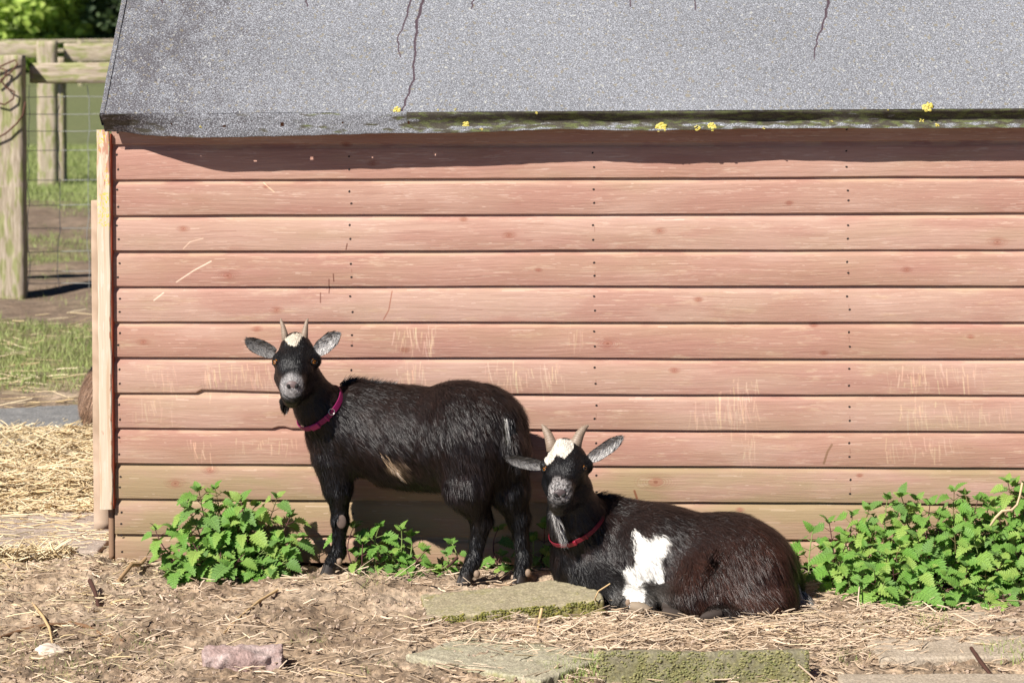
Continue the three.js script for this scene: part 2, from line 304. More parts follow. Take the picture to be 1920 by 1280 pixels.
// corner trim with flaking paint and lichen
const trimTex = canvasTex(128, 2048, (ctx, w, h) => {
  pixelPaint(ctx, w, h, (x, y) => {
    const X = x / w * 0.05, Y = y / h * 1.12, g = fbm(X * 160, Y * 4, 5, 3) * 16, f = fbm(X * 60, Y * 18, 2, 4);
    let c = [204 + g, 188 + g, 166 + g];
    const paint = smooth(-0.02, 0.12, f * 0.7 + 0.42 * (1 - smooth(0.03, 0.26, Y / 1.12)) + 0.4 * smooth(0.75, 1, x / w) - 0.42);
    c = mix3(c, [178 + g, 116 + g, 94 + g], paint * 0.7);
    c = mix3(c, [186, 152, 120], smooth(0.1, 0.6, fbm(X * 30, Y * 2.2, 9, 3) + 0.3 * smooth(0.5, 1.1, Y)) * 0.55);
    c = mix3(c, [222, 212, 200], smooth(0.3, 0.36, fbm(X * 50, Y * 9, 21, 4)) * 0.4);
    const li = smooth(0.18, 0.3, fbm(X * 120, Y * 120, 33, 3)) * smooth(0.1, 0.3, fbm(X * 14, Y * 5, 12, 2) + (Math.abs(Y - 0.235) < 0.05 ? 0.6 : Y < 0.3 ? 0.1 : -0.4));
    c = mix3(c, [206, 190, 52], li);
    return c;
  });
});
const trimMat = std(0xffffff, 0.85, { map: trimTex }), redPaint = std(0xa0492e, 0.8);
{
  const a = wallAt(183, 600, 0.034), b = wallAt(207.5, 600, 0.034), t = wallAt(195, 243, 0.034).y, bt = wallAt(195, 955, 0.034).y;
  const nseg = 60, grid = [];
  for (let i = 0; i <= nseg; i++) {
    const y = lerp(bt, t, i / nseg), w1 = noise3(y * 9, 1, 2) * 0.0012, w2 = noise3(y * 7, 3, 2) * 0.0015, v = i / nseg;
    grid.push([[a.x + w1, y, 0.008, 0, v], [a.x + w1, y, 0.031, 0.05, v], [a.x + 0.003 + w1, y, 0.034, 0.1, v], [b.x - 0.003 + w2, y, 0.034, 0.9, v], [b.x + w2, y, 0.031, 0.97, v]]);
  }
  const tr = part('corner_trim', gridGeo(grid.map((r) => r.slice().reverse()), false, 0.7), trimMat, shed);
  bx('painted_edge', b.x - 0.0015, b.x + 0.0042, bt + 0.001, t - 0.012, -0.012, 0.0295, redPaint, tr, 0.02);
  bx('end_grain', a.x + 0.002, b.x - 0.002, bt - 0.0006, bt + 0.006, -0.01, 0.0315, std(0x9c7a5a, 0.9), tr);
  const p = wallAt(203, 955), q = wallAt(215, 955), y1 = wallAt(210, 1048).y;
  bx('corner_batten', p.x, q.x - 0.001, y1, bt + 0.02, -0.02, 0.006, std(0x8d6f58, 0.9), shed, 0.012);
  const e = wallAt(172, 600, -0.05), f = wallAt(200, 600, -0.05), ey = wallAt(180, 375, -0.05).y, eb = wallAt(190, 992, -0.05).y;
  bx('side_board', e.x, f.x, eb, ey, -0.075, -0.045, std(0xffffff, 0.9, { map: canvasTex(64, 512, (c, w, h) => pixelPaint(c, w, h, (x, y) => { const g = fbm(x * 0.12, y * 0.01, 3, 3) * 30 + fbm(x * 0.5, y * 0.03, 8, 2) * 14; return [178 + g, 154 + g, 132 + g]; })) }), shed, 0.02);
}
// roof: a felt covered board with a hem folded over the eaves
const RL = wallAt(187, 205, 0.112).x, RR = WR + 0.08, SL = (EAVE.z - RIDGEZ) / Math.cos(SLOPE);
const roofO = EZ.clone().multiplyScalar(EAVE.z).setY(EAVE.y), roofN = V(0, 0, 0).addScaledVector(EZ, Math.sin(SLOPE)).setY(Math.cos(SLOPE));
function roofAt(px, py) { const p = onPlane(px, py, roofO, roofN); return [p.dot(EX), (p.y - EAVE.y) / Math.sin(SLOPE)]; }   // along the eaves, up the slope
const FH = 0.6;
const felt = (X, Y) => {
  const gr = noise3(X * 330, Y * 330, 1), gr2 = noise3(X * 170, Y * 170, 2), bare = fbm(X * 7, Y * 7, 3, 4) + 0.75 * smooth(-0.5, -1.22, X) - 0.62, big = fbm(X * 1.3, Y * 2, 8, 3);
  let v = 121 + big * 8 + gr * 42 + gr2 * 20 + (gr > 0.6 ? 48 : 0);
  let c = [v * 0.985, v, v * 1.045];
  const lost = clamp(0.36 * smooth(-0.3, -1.2, X) * (0.85 + 0.6 * fbm(X * 14, Y * 14, 33, 3)) + 0.16 * smooth(0.1, 0.6, bare + 0.3) + 0.15, 0, 0.75);      // granules washed off, bitumen showing
  if (noise3(X * 210 + 50, Y * 210, 6) * 0.5 + 0.5 < lost) c = mix3(c, [66, 62, 66], 0.78);
  return c;
};
const roofTex = canvasTex(2048, 512, (ctx, w, h) => {
  pixelPaint(ctx, w, h, (x, y) => { const X = RL + x / w * (RR - RL), Y = (1 - y / h) * FH; let c = felt(X, Y); const sp = fbm(X * 40, Y * 40, 61, 3); if (sp > 0.42) c = mix3(c, [128, 118, 96], 0.6); if (sp < -0.5) c = mix3(c, [196, 194, 180], 0.5); return c; });
  const r = rng(3), crack = (pts, w0, w1) => {
    ctx.lineCap = 'round';
    for (let i = 0; i < pts.length - 1; i++) { const a = roofAt(...pts[i]), b = roofAt(...pts[i + 1]); for (let s = 0; s < 14; s++) { const f = (q) => [((lerp(a[0], b[0], q)) - RL) / (RR - RL) * w + Math.sin(q * 9 + i * 2) * 1.2 + (r() - 0.5) * 1.6, (1 - lerp(a[1], b[1], q) / FH) * h]; const [x0, y0] = f(s / 14), [x1, y1] = f((s + 1) / 14), t = (i + s / 14) / (pts.length - 1); ctx.strokeStyle = 'rgba(66,52,60,0.92)'; ctx.lineWidth = lerp(w0, w1, t) * (0.8 + r() * 0.4); ctx.beginPath(); ctx.moveTo(x0, y0); ctx.lineTo(x1, y1); ctx.stroke(); } }
  };
  crack([[800, -30], [793, 0], [782, 40], [778, 90], [775, 150], [761, 188], [754, 208]], 5.5, 2.6); crack([[775, -20], [768, 5], [760, 40], [745, 75], [750, 108]], 3.6, 1.8); crack([[1557, -20], [1552, 10], [1546, 40], [1532, 75], [1526, 110]], 5, 2); crack([[890, -10], [887, 0], [884, 16]], 3, 2); crack([[1306, -20], [1303, 18]], 3, 2); crack([[574, -10], [575, 12]], 3, 2); crack([[302, -10], [303, 6]], 3, 2); crack([[1185, -20], [1181, 12]], 3, 2);
});
const feltMat = std(0xffffff, 0.9, { map: roofTex, bumpMap: roofTex, bumpScale: 0.0015 });
const rollIn = (x) => smooth(-0.5, 0.15, x) * (0.85 + 0.35 * noise3(x * 3.1, 2, 5)) * 0.03;       // how far the hem folds back under the board edge
const hemDrop = (x) => 0.064 + 0.008 * Math.exp(-(((x + 0.85) / 0.25) ** 2)) - 0.009 * smooth(-0.7, 0.2, x) + 0.004 * noise3(x * 1.7, 0, 3) + 0.0012 * noise3(x * 14, 0, 9) - 0.012 * (1 - smooth(0, 0.16, x - RL));
{
  const roof = new THREE.Group(); roof.name = 'roof'; shed.add(roof);
  const nx = 260, ny = 40, grid = [];
  for (let i = 0; i <= nx; i++) {
    const x = lerp(RL, RR, i / nx), row = [];
    for (let j = 0; j <= ny; j++) { const q = j / ny, s = SL * q * q, sag = noise3(x * 1.4, s * 2.4, 3) * 0.003 * smooth(0, 0.08, s); row.push([x, EAVE.y + s * Math.sin(SLOPE) + sag * Math.cos(SLOPE), EAVE.z - s * Math.cos(SLOPE) + sag * Math.sin(SLOPE), (x - RL) / (RR - RL), s / FH]); }
    grid.push(row);
  }
  part('felt', gridGeo(grid), feltMat, roof);
  // the same sheet on the far slope, and the boards beneath
  const back = grid.map((row) => row.map(([x, y, z, u, v]) => [x, y, 2 * RIDGEZ - z, u, v]).reverse());
  part('felt', gridGeo(back), feltMat, roof);
  const deck = (s) => { const g = new THREE.BoxGeometry(RR - RL - 0.01, 0.016, SL - 0.06); g.translate((RL + RR) / 2, -0.0125, -SL / 2 - 0.028); g.rotateX(SLOPE); if (s < 0) g.scale(1, 1, -1); g.translate(0, EAVE.y, s < 0 ? 2 * RIDGEZ - EAVE.z : EAVE.z); if (s < 0) { const ix = g.index.array; for (let i = 0; i < ix.length; i += 3) { const t = ix[i]; ix[i] = ix[i + 1]; ix[i + 1] = t; } } return part('roof_board', g, std(0x6b543e, 0.9), roof); };
  deck(1); deck(-1);
  // hem: thin sheet with real nail holes
  const holes = [[320, 231], [420, 235], [528, 233], [643, 230], [766, 230]].map(([a, b]) => wallAt(a, b, EAVE.z));
  const hx = 620, hy = 12, pos = [], uv = [], idx = [], hp = (x, t) => {
    const drop = hemDrop(x), ri = rollIn(x), lip = -ri * (t < 0.62 ? smooth(0, 0.62, t) : 1 - 0.75 * smooth(0.62, 1, t)) - 0.058 * (1 - smooth(0.02, 0.3, x - RL)) * t, rnd = t < 0.08 ? (0.08 - t) / 0.08 * -0.002 : 0;
    return [x, EAVE.y - drop * t, EAVE.z + 0.001 + lip + rnd + noise3(x * 6, t * 1.5, 6) * 0.0022];
  };
  for (let side = 0; side < 2; side++) for (let i = 0; i <= hx; i++) for (let j = 0; j <= hy; j++) { const x = lerp(RL, RR, i / hx), p = hp(x, j / hy); pos.push(p[0], p[1], p[2] - side * 0.0022); uv.push((x - RL) / (RR - RL), 1 - j / hy); }
  const N = (hx + 1) * (hy + 1), id = (i, j) => i * (hy + 1) + j;
  for (let i = 0; i < hx; i++) for (let j = 0; j < hy; j++) {
    const c = hp(lerp(RL, RR, (i + 0.5) / hx), (j + 0.5) / hy);
    if (holes.some((q) => Math.abs(q.x - c[0]) < 0.0042 && Math.abs(q.y - c[1]) < 0.0036)) continue;
    const a = id(i, j), b = id(i, j + 1), e = id(i + 1, j), f = id(i + 1, j + 1);
    idx.push(a, b, e, e, b, f, a + N, e + N, b + N, e + N, f + N, b + N);
  }
  for (let i = 0; i < hx; i++) { const a = id(i, hy), e = id(i + 1, hy); idx.push(a, a + N, e, e, a + N, e + N); }
  for (let j = 0; j < hy; j++) { const a = id(0, j), b = id(0, j + 1); idx.push(a, a + N, b, b, a + N, b + N); }
  const g = new THREE.BufferGeometry(); g.setAttribute('position', new THREE.Float32BufferAttribute(pos, 3)); g.setAttribute('uv', new THREE.Float32BufferAttribute(uv, 2)); g.setIndex(idx); g.computeVertexNormals();
  const hemTex = canvasTex(2048, 64, (ctx, w, h) => pixelPaint(ctx, w, h, (x, y) => {
    const X = RL + x / w * (RR - RL), Y = y / h * 0.05; let c = felt(X, Y + 2);
    const moss = smooth(-0.12, 0.3, fbm(X * 10, Y * 60, 14, 4) + 0.55 * smooth(-0.6, 0.1, X) + 0.35 * smooth(-0.95, -1.2, X) - 0.35 + (X > -0.3 ? 0.5 * smooth(0.85, 0.5, y / h) - 0.04 : 0));
    const n = fbm(X * 200, Y * 200, 4, 2) * 22;
    c = mix3(c, X < -0.7 ? [70 + n, 66 + n, 54 + n] : mix3([58 + n, 52 + n, 40 + n], [82 + n, 88 + n, 44 + n * 0.6], smooth(-0.2, 0.4, fbm(X * 22, Y * 90, 44, 3))), moss * 0.85);
    return c;
  }));
  part('hem', g, std(0xffffff, 0.95, { map: hemTex, bumpMap: hemTex, bumpScale: 0.002 }), roof);
  // verge strip at the gable end
  const vg = []; for (let i = 0; i <= 30; i++) { const s = SL * i / 30, y = EAVE.y + s * Math.sin(SLOPE), z = EAVE.z - s * Math.cos(SLOPE), w = noise3(s * 9, 4, 4) * 0.0015; vg.push([[RL + 0.012, y + 0.0016, z + 0.0014, 0.01, i / 8], [RL - 0.002 + w, y + 0.002, z + 0.0016, 0.005, i / 8], [RL - 0.005 + w, y - 0.006, z - 0.004, 0.003, i / 8], [RL - 0.004 + w, y - 0.035, z - 0.03, 0.012, i / 8], [RL + 0.003, y - 0.035, z - 0.03, 0.014, i / 8]]); }
  part('verge', gridGeo(vg), feltMat, roof);
  // yellow lichen rosettes
  const r = rng(77), liMat = vcol(0.95), rosette = (c, n, rad) => {
    const gs = [];
    for (let i = 0; i < n; i++) { const a = r() * 6.28, d = Math.sqrt(r()) * rad, s = rad * (0.16 + r() * 0.2), q = new THREE.IcosahedronGeometry(s, 1); q.scale(1, 0.8, 0.45); q.translate(c.x + Math.cos(a) * d, c.y + Math.sin(a) * d * 0.85, c.z + (r() - 0.4) * 0.002); const t = r(); setColors(q, () => [0.5 + 0.22 * t, 0.43 + 0.18 * t, 0.06 + 0.14 * t]); gs.push(q); }
    part('lichen', mergeGeometries(gs), liMat, roof);
  };
  for (const [px, py, rad, n] of [[744, 203, 9, 40], [872, 234, 8, 34], [1240, 239, 12, 60], [1308, 240, 7, 26], [1335, 238, 10, 50], [1740, 204, 12, 60], [902, 243, 4, 12], [1006, 212, 4, 12], [853, 210, 3, 9], [1432, 240, 4, 10], [1560, 228, 4, 10], [375, 238, 4, 8], [1730, 228, 6, 20], [1758, 236, 6, 18], [1666, 206, 3, 8], [820, 209, 3, 8]]) {
    const w = wallAt(px, py, EAVE.z + 0.004), onSlope = w.y > EAVE.y - 0.001, t = clamp((EAVE.y - w.y) / hemDrop(w.x)), p = hp(w.x, t);
    rosette(onSlope ? V(w.x, EAVE.y + 0.006, EAVE.z - 0.001) : V(w.x, w.y, p[2] + 0.001), n, rad * 0.0012);
  }
}
// ---------------------------------------------------------------- goats
// A goat is a field of tapered limbs joined smoothly and meshed into one skin; its coat is real hair growing from that skin.
function smin(a, b, k) { const h = clamp(0.5 + 0.5 * (b - a) / k); return lerp(b, a, h) - k * h * (1 - h); }
function makeField(bones) {
  const B = bones.map((b) => { const a = b.a, c = b.b ?? b.a, dx = c[0] - a[0], dy = c[1] - a[1], dz = c[2] - a[2]; return { ax: a[0], ay: a[1], az: a[2], ar: a[3], dx, dy, dz, dr: c[3] - a[3], l2: dx * dx + dy * dy + dz * dz || 1e-12, k: b.k ?? 0.03 }; });
  const dist = (b, x, y, z) => { const px = x - b.ax, py = y - b.ay, pz = z - b.az, t = clamp((px * b.dx + py * b.dy + pz * b.dz) / b.l2); const ex = px - b.dx * t, ey = py - b.dy * t, ez = pz - b.dz * t; return Math.sqrt(ex * ex + ey * ey + ez * ez) - b.ar - b.dr * t; };
  const f = (x, y, z) => { let d = 1; for (const b of B) { const e = dist(b, x, y, z); d = e > d + b.k ? d : smin(d, e, b.k); } return d; };
  f.each = (x, y, z) => B.map((b) => dist(b, x, y, z));
  return f;
}
// naive surface nets
function skin(f, lo, hi, cell) {
  const n = [0, 1, 2].map((i) => Math.ceil((hi[i] - lo[i]) / cell) + 1), val = new Float32Array(n[0] * n[1] * n[2]), I = (x, y, z) => (z * n[1] + y) * n[0] + x;
  for (let z = 0; z < n[2]; z++) for (let y = 0; y < n[1]; y++) for (let x = 0; x < n[0]; x++) val[I(x, y, z)] = f(lo[0] + x * cell, lo[1] + y * cell, lo[2] + z * cell);
  const vert = new Int32Array(val.length).fill(-1), pos = [], idx = [];
  const E = [[0, 1], [2, 3], [4, 5], [6, 7], [0, 2], [1, 3], [4, 6], [5, 7], [0, 4], [1, 5], [2, 6], [3, 7]];
  for (let z = 0; z < n[2] - 1; z++) for (let y = 0; y < n[1] - 1; y++) for (let x = 0; x < n[0] - 1; x++) {
    const c = [0, 1, 2, 3, 4, 5, 6, 7].map((q) => val[I(x + (q & 1), y + (q >> 1 & 1), z + (q >> 2))]);
    let m = 0; for (let q = 0; q < 8; q++) if (c[q] < 0) m |= 1 << q;
    if (m === 0 || m === 255) continue;
    let sx = 0, sy = 0, sz = 0, k = 0;
    for (const [a, b] of E) { if ((c[a] < 0) === (c[b] < 0)) continue; const t = c[a] / (c[a] - c[b]); sx += lerp(a & 1, b & 1, t); sy += lerp(a >> 1 & 1, b >> 1 & 1, t); sz += lerp(a >> 2, b >> 2, t); k++; }
    vert[I(x, y, z)] = pos.length / 3; pos.push(lo[0] + (x + sx / k) * cell, lo[1] + (y + sy / k) * cell, lo[2] + (z + sz / k) * cell);
  }
  const quad = (a, b, c, d, flip) => { if (a < 0 || b < 0 || c < 0 || d < 0) return; flip ? idx.push(a, c, b, b, c, d) : idx.push(a, b, c, b, d, c); };
  for (let z = 1; z < n[2] - 1; z++) for (let y = 1; y < n[1] - 1; y++) for (let x = 1; x < n[0] - 1; x++) {
    const s = val[I(x, y, z)] < 0;
    if (s !== val[I(x + 1, y, z)] < 0) quad(vert[I(x, y - 1, z - 1)], vert[I(x, y, z - 1)], vert[I(x, y - 1, z)], vert[I(x, y, z)], !s);
    if (s !== val[I(x, y + 1, z)] < 0) quad(vert[I(x - 1, y, z - 1)], vert[I(x, y, z - 1)], vert[I(x - 1, y, z)], vert[I(x, y, z)], s);
    if (s !== val[I(x, y, z + 1)] < 0) quad(vert[I(x - 1, y - 1, z)], vert[I(x, y - 1, z)], vert[I(x - 1, y, z)], vert[I(x, y, z)], !s);
  }
  const g = new THREE.BufferGeometry(); g.setAttribute('position', new THREE.Float32BufferAttribute(pos, 3)); g.setIndex(idx);
  const nor = new Float32Array(pos.length), e = cell * 0.6;
  for (let i = 0; i < pos.length; i += 3) { const q = V(f(pos[i] + e, pos[i + 1], pos[i + 2]) - f(pos[i] - e, pos[i + 1], pos[i + 2]), f(pos[i], pos[i + 1] + e, pos[i + 2]) - f(pos[i], pos[i + 1] - e, pos[i + 2]), f(pos[i], pos[i + 1], pos[i + 2] + e) - f(pos[i], pos[i + 1], pos[i + 2] - e)).normalize(); nor[i] = q.x; nor[i + 1] = q.y; nor[i + 2] = q.z; }
  g.setAttribute('normal', new THREE.BufferAttribute(nor, 3));
  return g;
}
// joint measured at a photo pixel and depth; radius in photo pixels
const J = (px, py, z, r) => { const p = at(px, py, z); return [p.x, p.y, p.z, r * pxSize(z)]; };
// joint that stands on the ground
const G = (px, z, r, lift = 0) => { const x0 = at(px, 1080, z).x, y = ground(x0, z) + r * pxSize(z) * 0.9 + lift; return [x0, y, z, r * pxSize(z)]; };
const hairMat = new THREE.MeshPhysicalMaterial({ vertexColors: true, roughness: 0.38, specularIntensity: 0.72, side: THREE.DoubleSide });
const skinMat = new THREE.MeshPhysicalMaterial({ vertexColors: true, roughness: 0.95, specularIntensity: 0.25 });
const hornMat = (() => { const t = canvasTex(64, 256, (c, w, h) => pixelPaint(c, w, h, (x, y) => { const g = fbm(x * 0.05, y * 0.09, 2, 3) * 26 + Math.sin(y * 0.42 + noise3(x * 0.1, y * 0.02, 1) * 2) * 9 + fbm(x * 0.4, y * 0.05, 7, 2) * 14; return [138 + g, 120 + g, 104 + g * 0.9]; })); return std(0xffffff, 0.55, { map: t, bumpMap: t, bumpScale: 0.001 }); })();
const hoofMat = std(0x2a2320, 0.6), clawMat = std(0x8a7562, 0.7), hoofPale = std(0x8f7f6c, 0.75);

// an ear: a cupped leaf, from root to tip, opening towards `open`
function earGeo(root, tip, width, open, cup = 0.5, thick = 0.003) {
  const ax = tip.clone().sub(root), L = ax.length(); ax.normalize();
  const n = open.clone().addScaledVector(ax, -open.dot(ax)).normalize(), s = V(0, 0, 0).crossVectors(ax, n);
  const NI = 12, NJ = 10, grid = (sg) => { const rows = []; for (let i = 0; i <= NI; i++) { const t = i / NI, w = width * 0.5 * Math.sqrt(1 - Math.pow(Math.abs(t - 0.47) / 0.55, 2.5) * 0.98 > 0 ? 1 - Math.pow(Math.abs(t - 0.47) / 0.55, 2.5) * 0.98 : 0), row = []; for (let j = 0; j <= NJ; j++) { const q = j / NJ * 2 - 1, p = root.clone().addScaledVector(ax, L * t).addScaledVector(s, w * q).addScaledVector(n, w * (q * q - 0.4) * cup + sg * thick * (1 - q * q) * 0.5 - L * 0.1 * t * t); row.push([p.x, p.y, p.z]); } rows.push(row); } return rows; };
  const a = gridGeo(grid(1).map((r) => r.slice().reverse())), b = gridGeo(grid(-1));
  const g = mergeGeometries([a, b]); g.deleteAttribute('uv');
  g.userData = { root, tip, ax, n, s, L, width, inner: a, outer: b };
  return g;
}
// hair on a triangulated surface. spec(p, n) gives { len, dir, lift, col, w, skip }
function growHair(geo, count, spec, seed, nearFactor = 0.35) {
  const p = geo.attributes.position, nn = geo.attributes.normal, ix = geo.index ? geo.index.array : null, nt = (ix ? ix.length : p.count) / 3, cum = new Float64Array(nt), A = V(0, 0, 0), B = V(0, 0, 0), C = V(0, 0, 0), r = rng(seed);
  let tot = 0;
  for (let t = 0; t < nt; t++) { const [a, b, c] = [0, 1, 2].map((k) => ix ? ix[t * 3 + k] : t * 3 + k); A.fromBufferAttribute(p, a); B.fromBufferAttribute(p, b); C.fromBufferAttribute(p, c); B.sub(A); C.sub(A); const nz = (nn.getZ(a) + nn.getZ(b) + nn.getZ(c)) / 3; tot += B.cross(C).length() * (nz < -0.25 ? nearFactor : 1); cum[t] = tot; }
  const pos = [], nor = [], col = [], idx = [], P = V(0, 0, 0), N = V(0, 0, 0), T = V(0, 0, 0), S = V(0, 0, 0), M = V(0, 0, 0), X = V(0, 0, 0);
  for (let h = 0; h < count; h++) {
    const q = r() * tot; let lo = 0, hi = nt - 1; while (lo < hi) { const m = (lo + hi) >> 1; cum[m] < q ? lo = m + 1 : hi = m; }
    const [a, b, c] = [0, 1, 2].map((k) => ix ? ix[lo * 3 + k] : lo * 3 + k); let u = r(), v = r(); if (u + v > 1) { u = 1 - u; v = 1 - v; }
    A.fromBufferAttribute(p, a); B.fromBufferAttribute(p, b); C.fromBufferAttribute(p, c); P.copy(A).multiplyScalar(1 - u - v).addScaledVector(B, u).addScaledVector(C, v);
    A.fromBufferAttribute(nn, a); B.fromBufferAttribute(nn, b); C.fromBufferAttribute(nn, c); N.copy(A).multiplyScalar(1 - u - v).addScaledVector(B, u).addScaledVector(C, v).normalize();
    const k = spec(P, N, r); if (!k) continue;
    const kf = (k.fine ?? 1) * 135, al = P.dot(k.dir) * 0.82, qx = P.x - k.dir.x * al, qy = P.y - k.dir.y * al, qz = P.z - k.dir.z * al;   // hair lies in locks drawn out along its flow
    const c1 = noise3(qx * kf, qy * kf, qz * kf), c2 = noise3(qx * kf * 0.75 + 31, qy * kf * 0.75, qz * kf * 0.75), c3 = noise3(P.x * 24, P.y * 18 + 7, P.z * 24);
    const len = k.len * (0.55 + 0.75 * r()) * (1 + 0.3 * c1);
    T.copy(k.dir); T.x += (r() - 0.5) * k.mess; T.y += (r() - 0.5) * k.mess; T.z += (r() - 0.5) * k.mess; T.x += c2 * 0.26 + c3 * 0.28; T.z += c1 * 0.22; T.y -= 0.12 * c2;
    T.addScaledVector(N, -T.dot(N)); if (T.lengthSq() < 1e-6) T.set(0, -1, 0); T.normalize();
    S.crossVectors(T, N).normalize();
    const calm = k.calm ?? 1, lift = k.lift * (0.35 + r() * 0.8 + 0.55 * calm * Math.max(0, c1)), w = k.w * (0.7 + 0.6 * r());
    X.copy(T).addScaledVector(N, lift).normalize();
    M.copy(P).addScaledVector(X, len * 0.55);
    X.copy(T).addScaledVector(N, lift * 0.25).addScaledVector(k.dir, 0.15); X.y -= 0.18 * k.droop; X.normalize();
    const base = pos.length / 3, e = M.clone().addScaledVector(X, len * 0.45);
    pos.push(P.x - S.x * w, P.y - S.y * w, P.z - S.z * w, P.x + S.x * w, P.y + S.y * w, P.z + S.z * w, M.x - S.x * w * 0.8, M.y - S.y * w * 0.8, M.z - S.z * w * 0.8, M.x + S.x * w * 0.8, M.y + S.y * w * 0.8, M.z + S.z * w * 0.8, e.x, e.y, e.z);
    const tw = (r() - 0.5) * 1.0 + c2 * 0.45 * calm, gain = 1 + 0.3 * c1 * calm;
    for (let j = 0; j < 5; j++) { const sd = j === 4 ? 0 : (j & 1 ? 0.45 : -0.45); X.copy(N).addScaledVector(S, sd + tw).addScaledVector(T, -c1 * 0.35 * calm + 0.4 * (r() - 0.5)).normalize(); nor.push(X.x, X.y, X.z); col.push(k.col[0] * gain, k.col[1] * gain, k.col[2] * gain); }
    idx.push(base, base + 1, base + 2, base + 2, base + 1, base + 3, base + 2, base + 3, base + 4);
  }
  const g = new THREE.BufferGeometry(); g.setAttribute('position', new THREE.Float32BufferAttribute(pos, 3)); g.setAttribute('normal', new THREE.Float32BufferAttribute(nor, 3)); g.setAttribute('color', new THREE.Float32BufferAttribute(col, 3)); g.setIndex(idx);
  return g;
}
// polygon measured in the photograph, kept as flank outline in metres (x, y)
const outline = (pts, z) => pts.map(([a, b]) => { const p = at(a, b, z); return [p.x, p.y]; });
function inside(poly, x, y) { let c = false; for (let i = 0, j = poly.length - 1; i < poly.length; j = i++) { const [xi, yi] = poly[i], [xj, yj] = poly[j]; if ((yi > y) !== (yj > y) && x < (xj - xi) * (y - yi) / (yj - yi) + xi) c = !c; } return c; }

function collar(goat, f, centre, axis, width, color, buckleAt, cap) {
  const ax = axis.clone().normalize(), u = V(0, 0, 1).addScaledVector(ax, -ax.z).normalize(), v = V(0, 0, 0).crossVectors(ax, u), N = 48, rows = [], rad = [];
  for (let i = 0; i < N; i++) { const w = i / N * Math.PI * 2, d = u.clone().multiplyScalar(Math.cos(w)).addScaledVector(v, Math.sin(w)); let s = 0.02; while (s < (cap ?? 0.072) && f(centre.x + d.x * s, centre.y + d.y * s, centre.z + d.z * s) < 0) s += 0.001; rad.push(s); }
  const R = rad.map((_, i) => { let s = 0; for (let k = -3; k <= 3; k++) s += rad[(i + k + N) % N]; return s / 7 + 0.0075; });
  const P = (i, o, h) => { const w = i / N * Math.PI * 2, d = u.clone().multiplyScalar(Math.cos(w)).addScaledVector(v, Math.sin(w)); return centre.clone().addScaledVector(d, R[i % N] + o).addScaledVector(ax, h * width * 0.5); };
  const prof = [[0, -1], [0.0022, -0.94], [0.0028, 0], [0.0022, 0.94], [0, 1], [-0.001, 0]];
  for (let i = 0; i <= N; i++) rows.push(prof.map(([o, h]) => { const p = P(i % N, o, h); return [p.x, p.y, p.z, i / 4, h]; }));
  const web = canvasTex(64, 64, (c, w, h) => pixelPaint(c, w, h, (x, y) => { const g = 215 + 30 * Math.sin(x * 0.8) * Math.sin(y * 0.8) + fbm(x * 0.2, y * 0.2, 3, 2) * 20; return [g, g, g]; }));
  const c = part('collar', gridGeo(rows, true, 0.8), std(color, 0.6, { map: web }), goat);
  const put = (i, g, mat, name) => { const p = P(i, 0.004, 0), q = P((i + 1) % N, 0.004, 0), o = p.clone().sub(centre); o.addScaledVector(ax, -o.dot(ax)).normalize(); const t = q.sub(p).normalize(), m = new THREE.Matrix4().makeBasis(t, ax, V(0, 0, 0).crossVectors(t, ax)); m.setPosition(p); g.applyMatrix4(m); return part(name, g, mat, c); };
  put(buckleAt, roughBox(0.03, width * 1.15, 0.007, 0.003, 0.0003, 0.002, 4), std(color, 0.35), 'buckle');
  const slider = roughBox(0.006, width * 1.2, 0.005, 0.002, 0.0001, 0.0015, 8); put((buckleAt + N - 4) % N, slider, std(color, 0.4), 'slider');
  if (!cap || cap < 0.076) { const ring = new THREE.TorusGeometry(width * 0.5, 0.0012, 8, 24); ring.rotateX(0.4); ring.translate(0, -width * 0.35, 0.003); put((buckleAt + N - 6) % N, ring, std(0xb9b4b0, 0.3, { metalness: 0.9 }), 'ring'); }
  return { centre, ax, width };
}
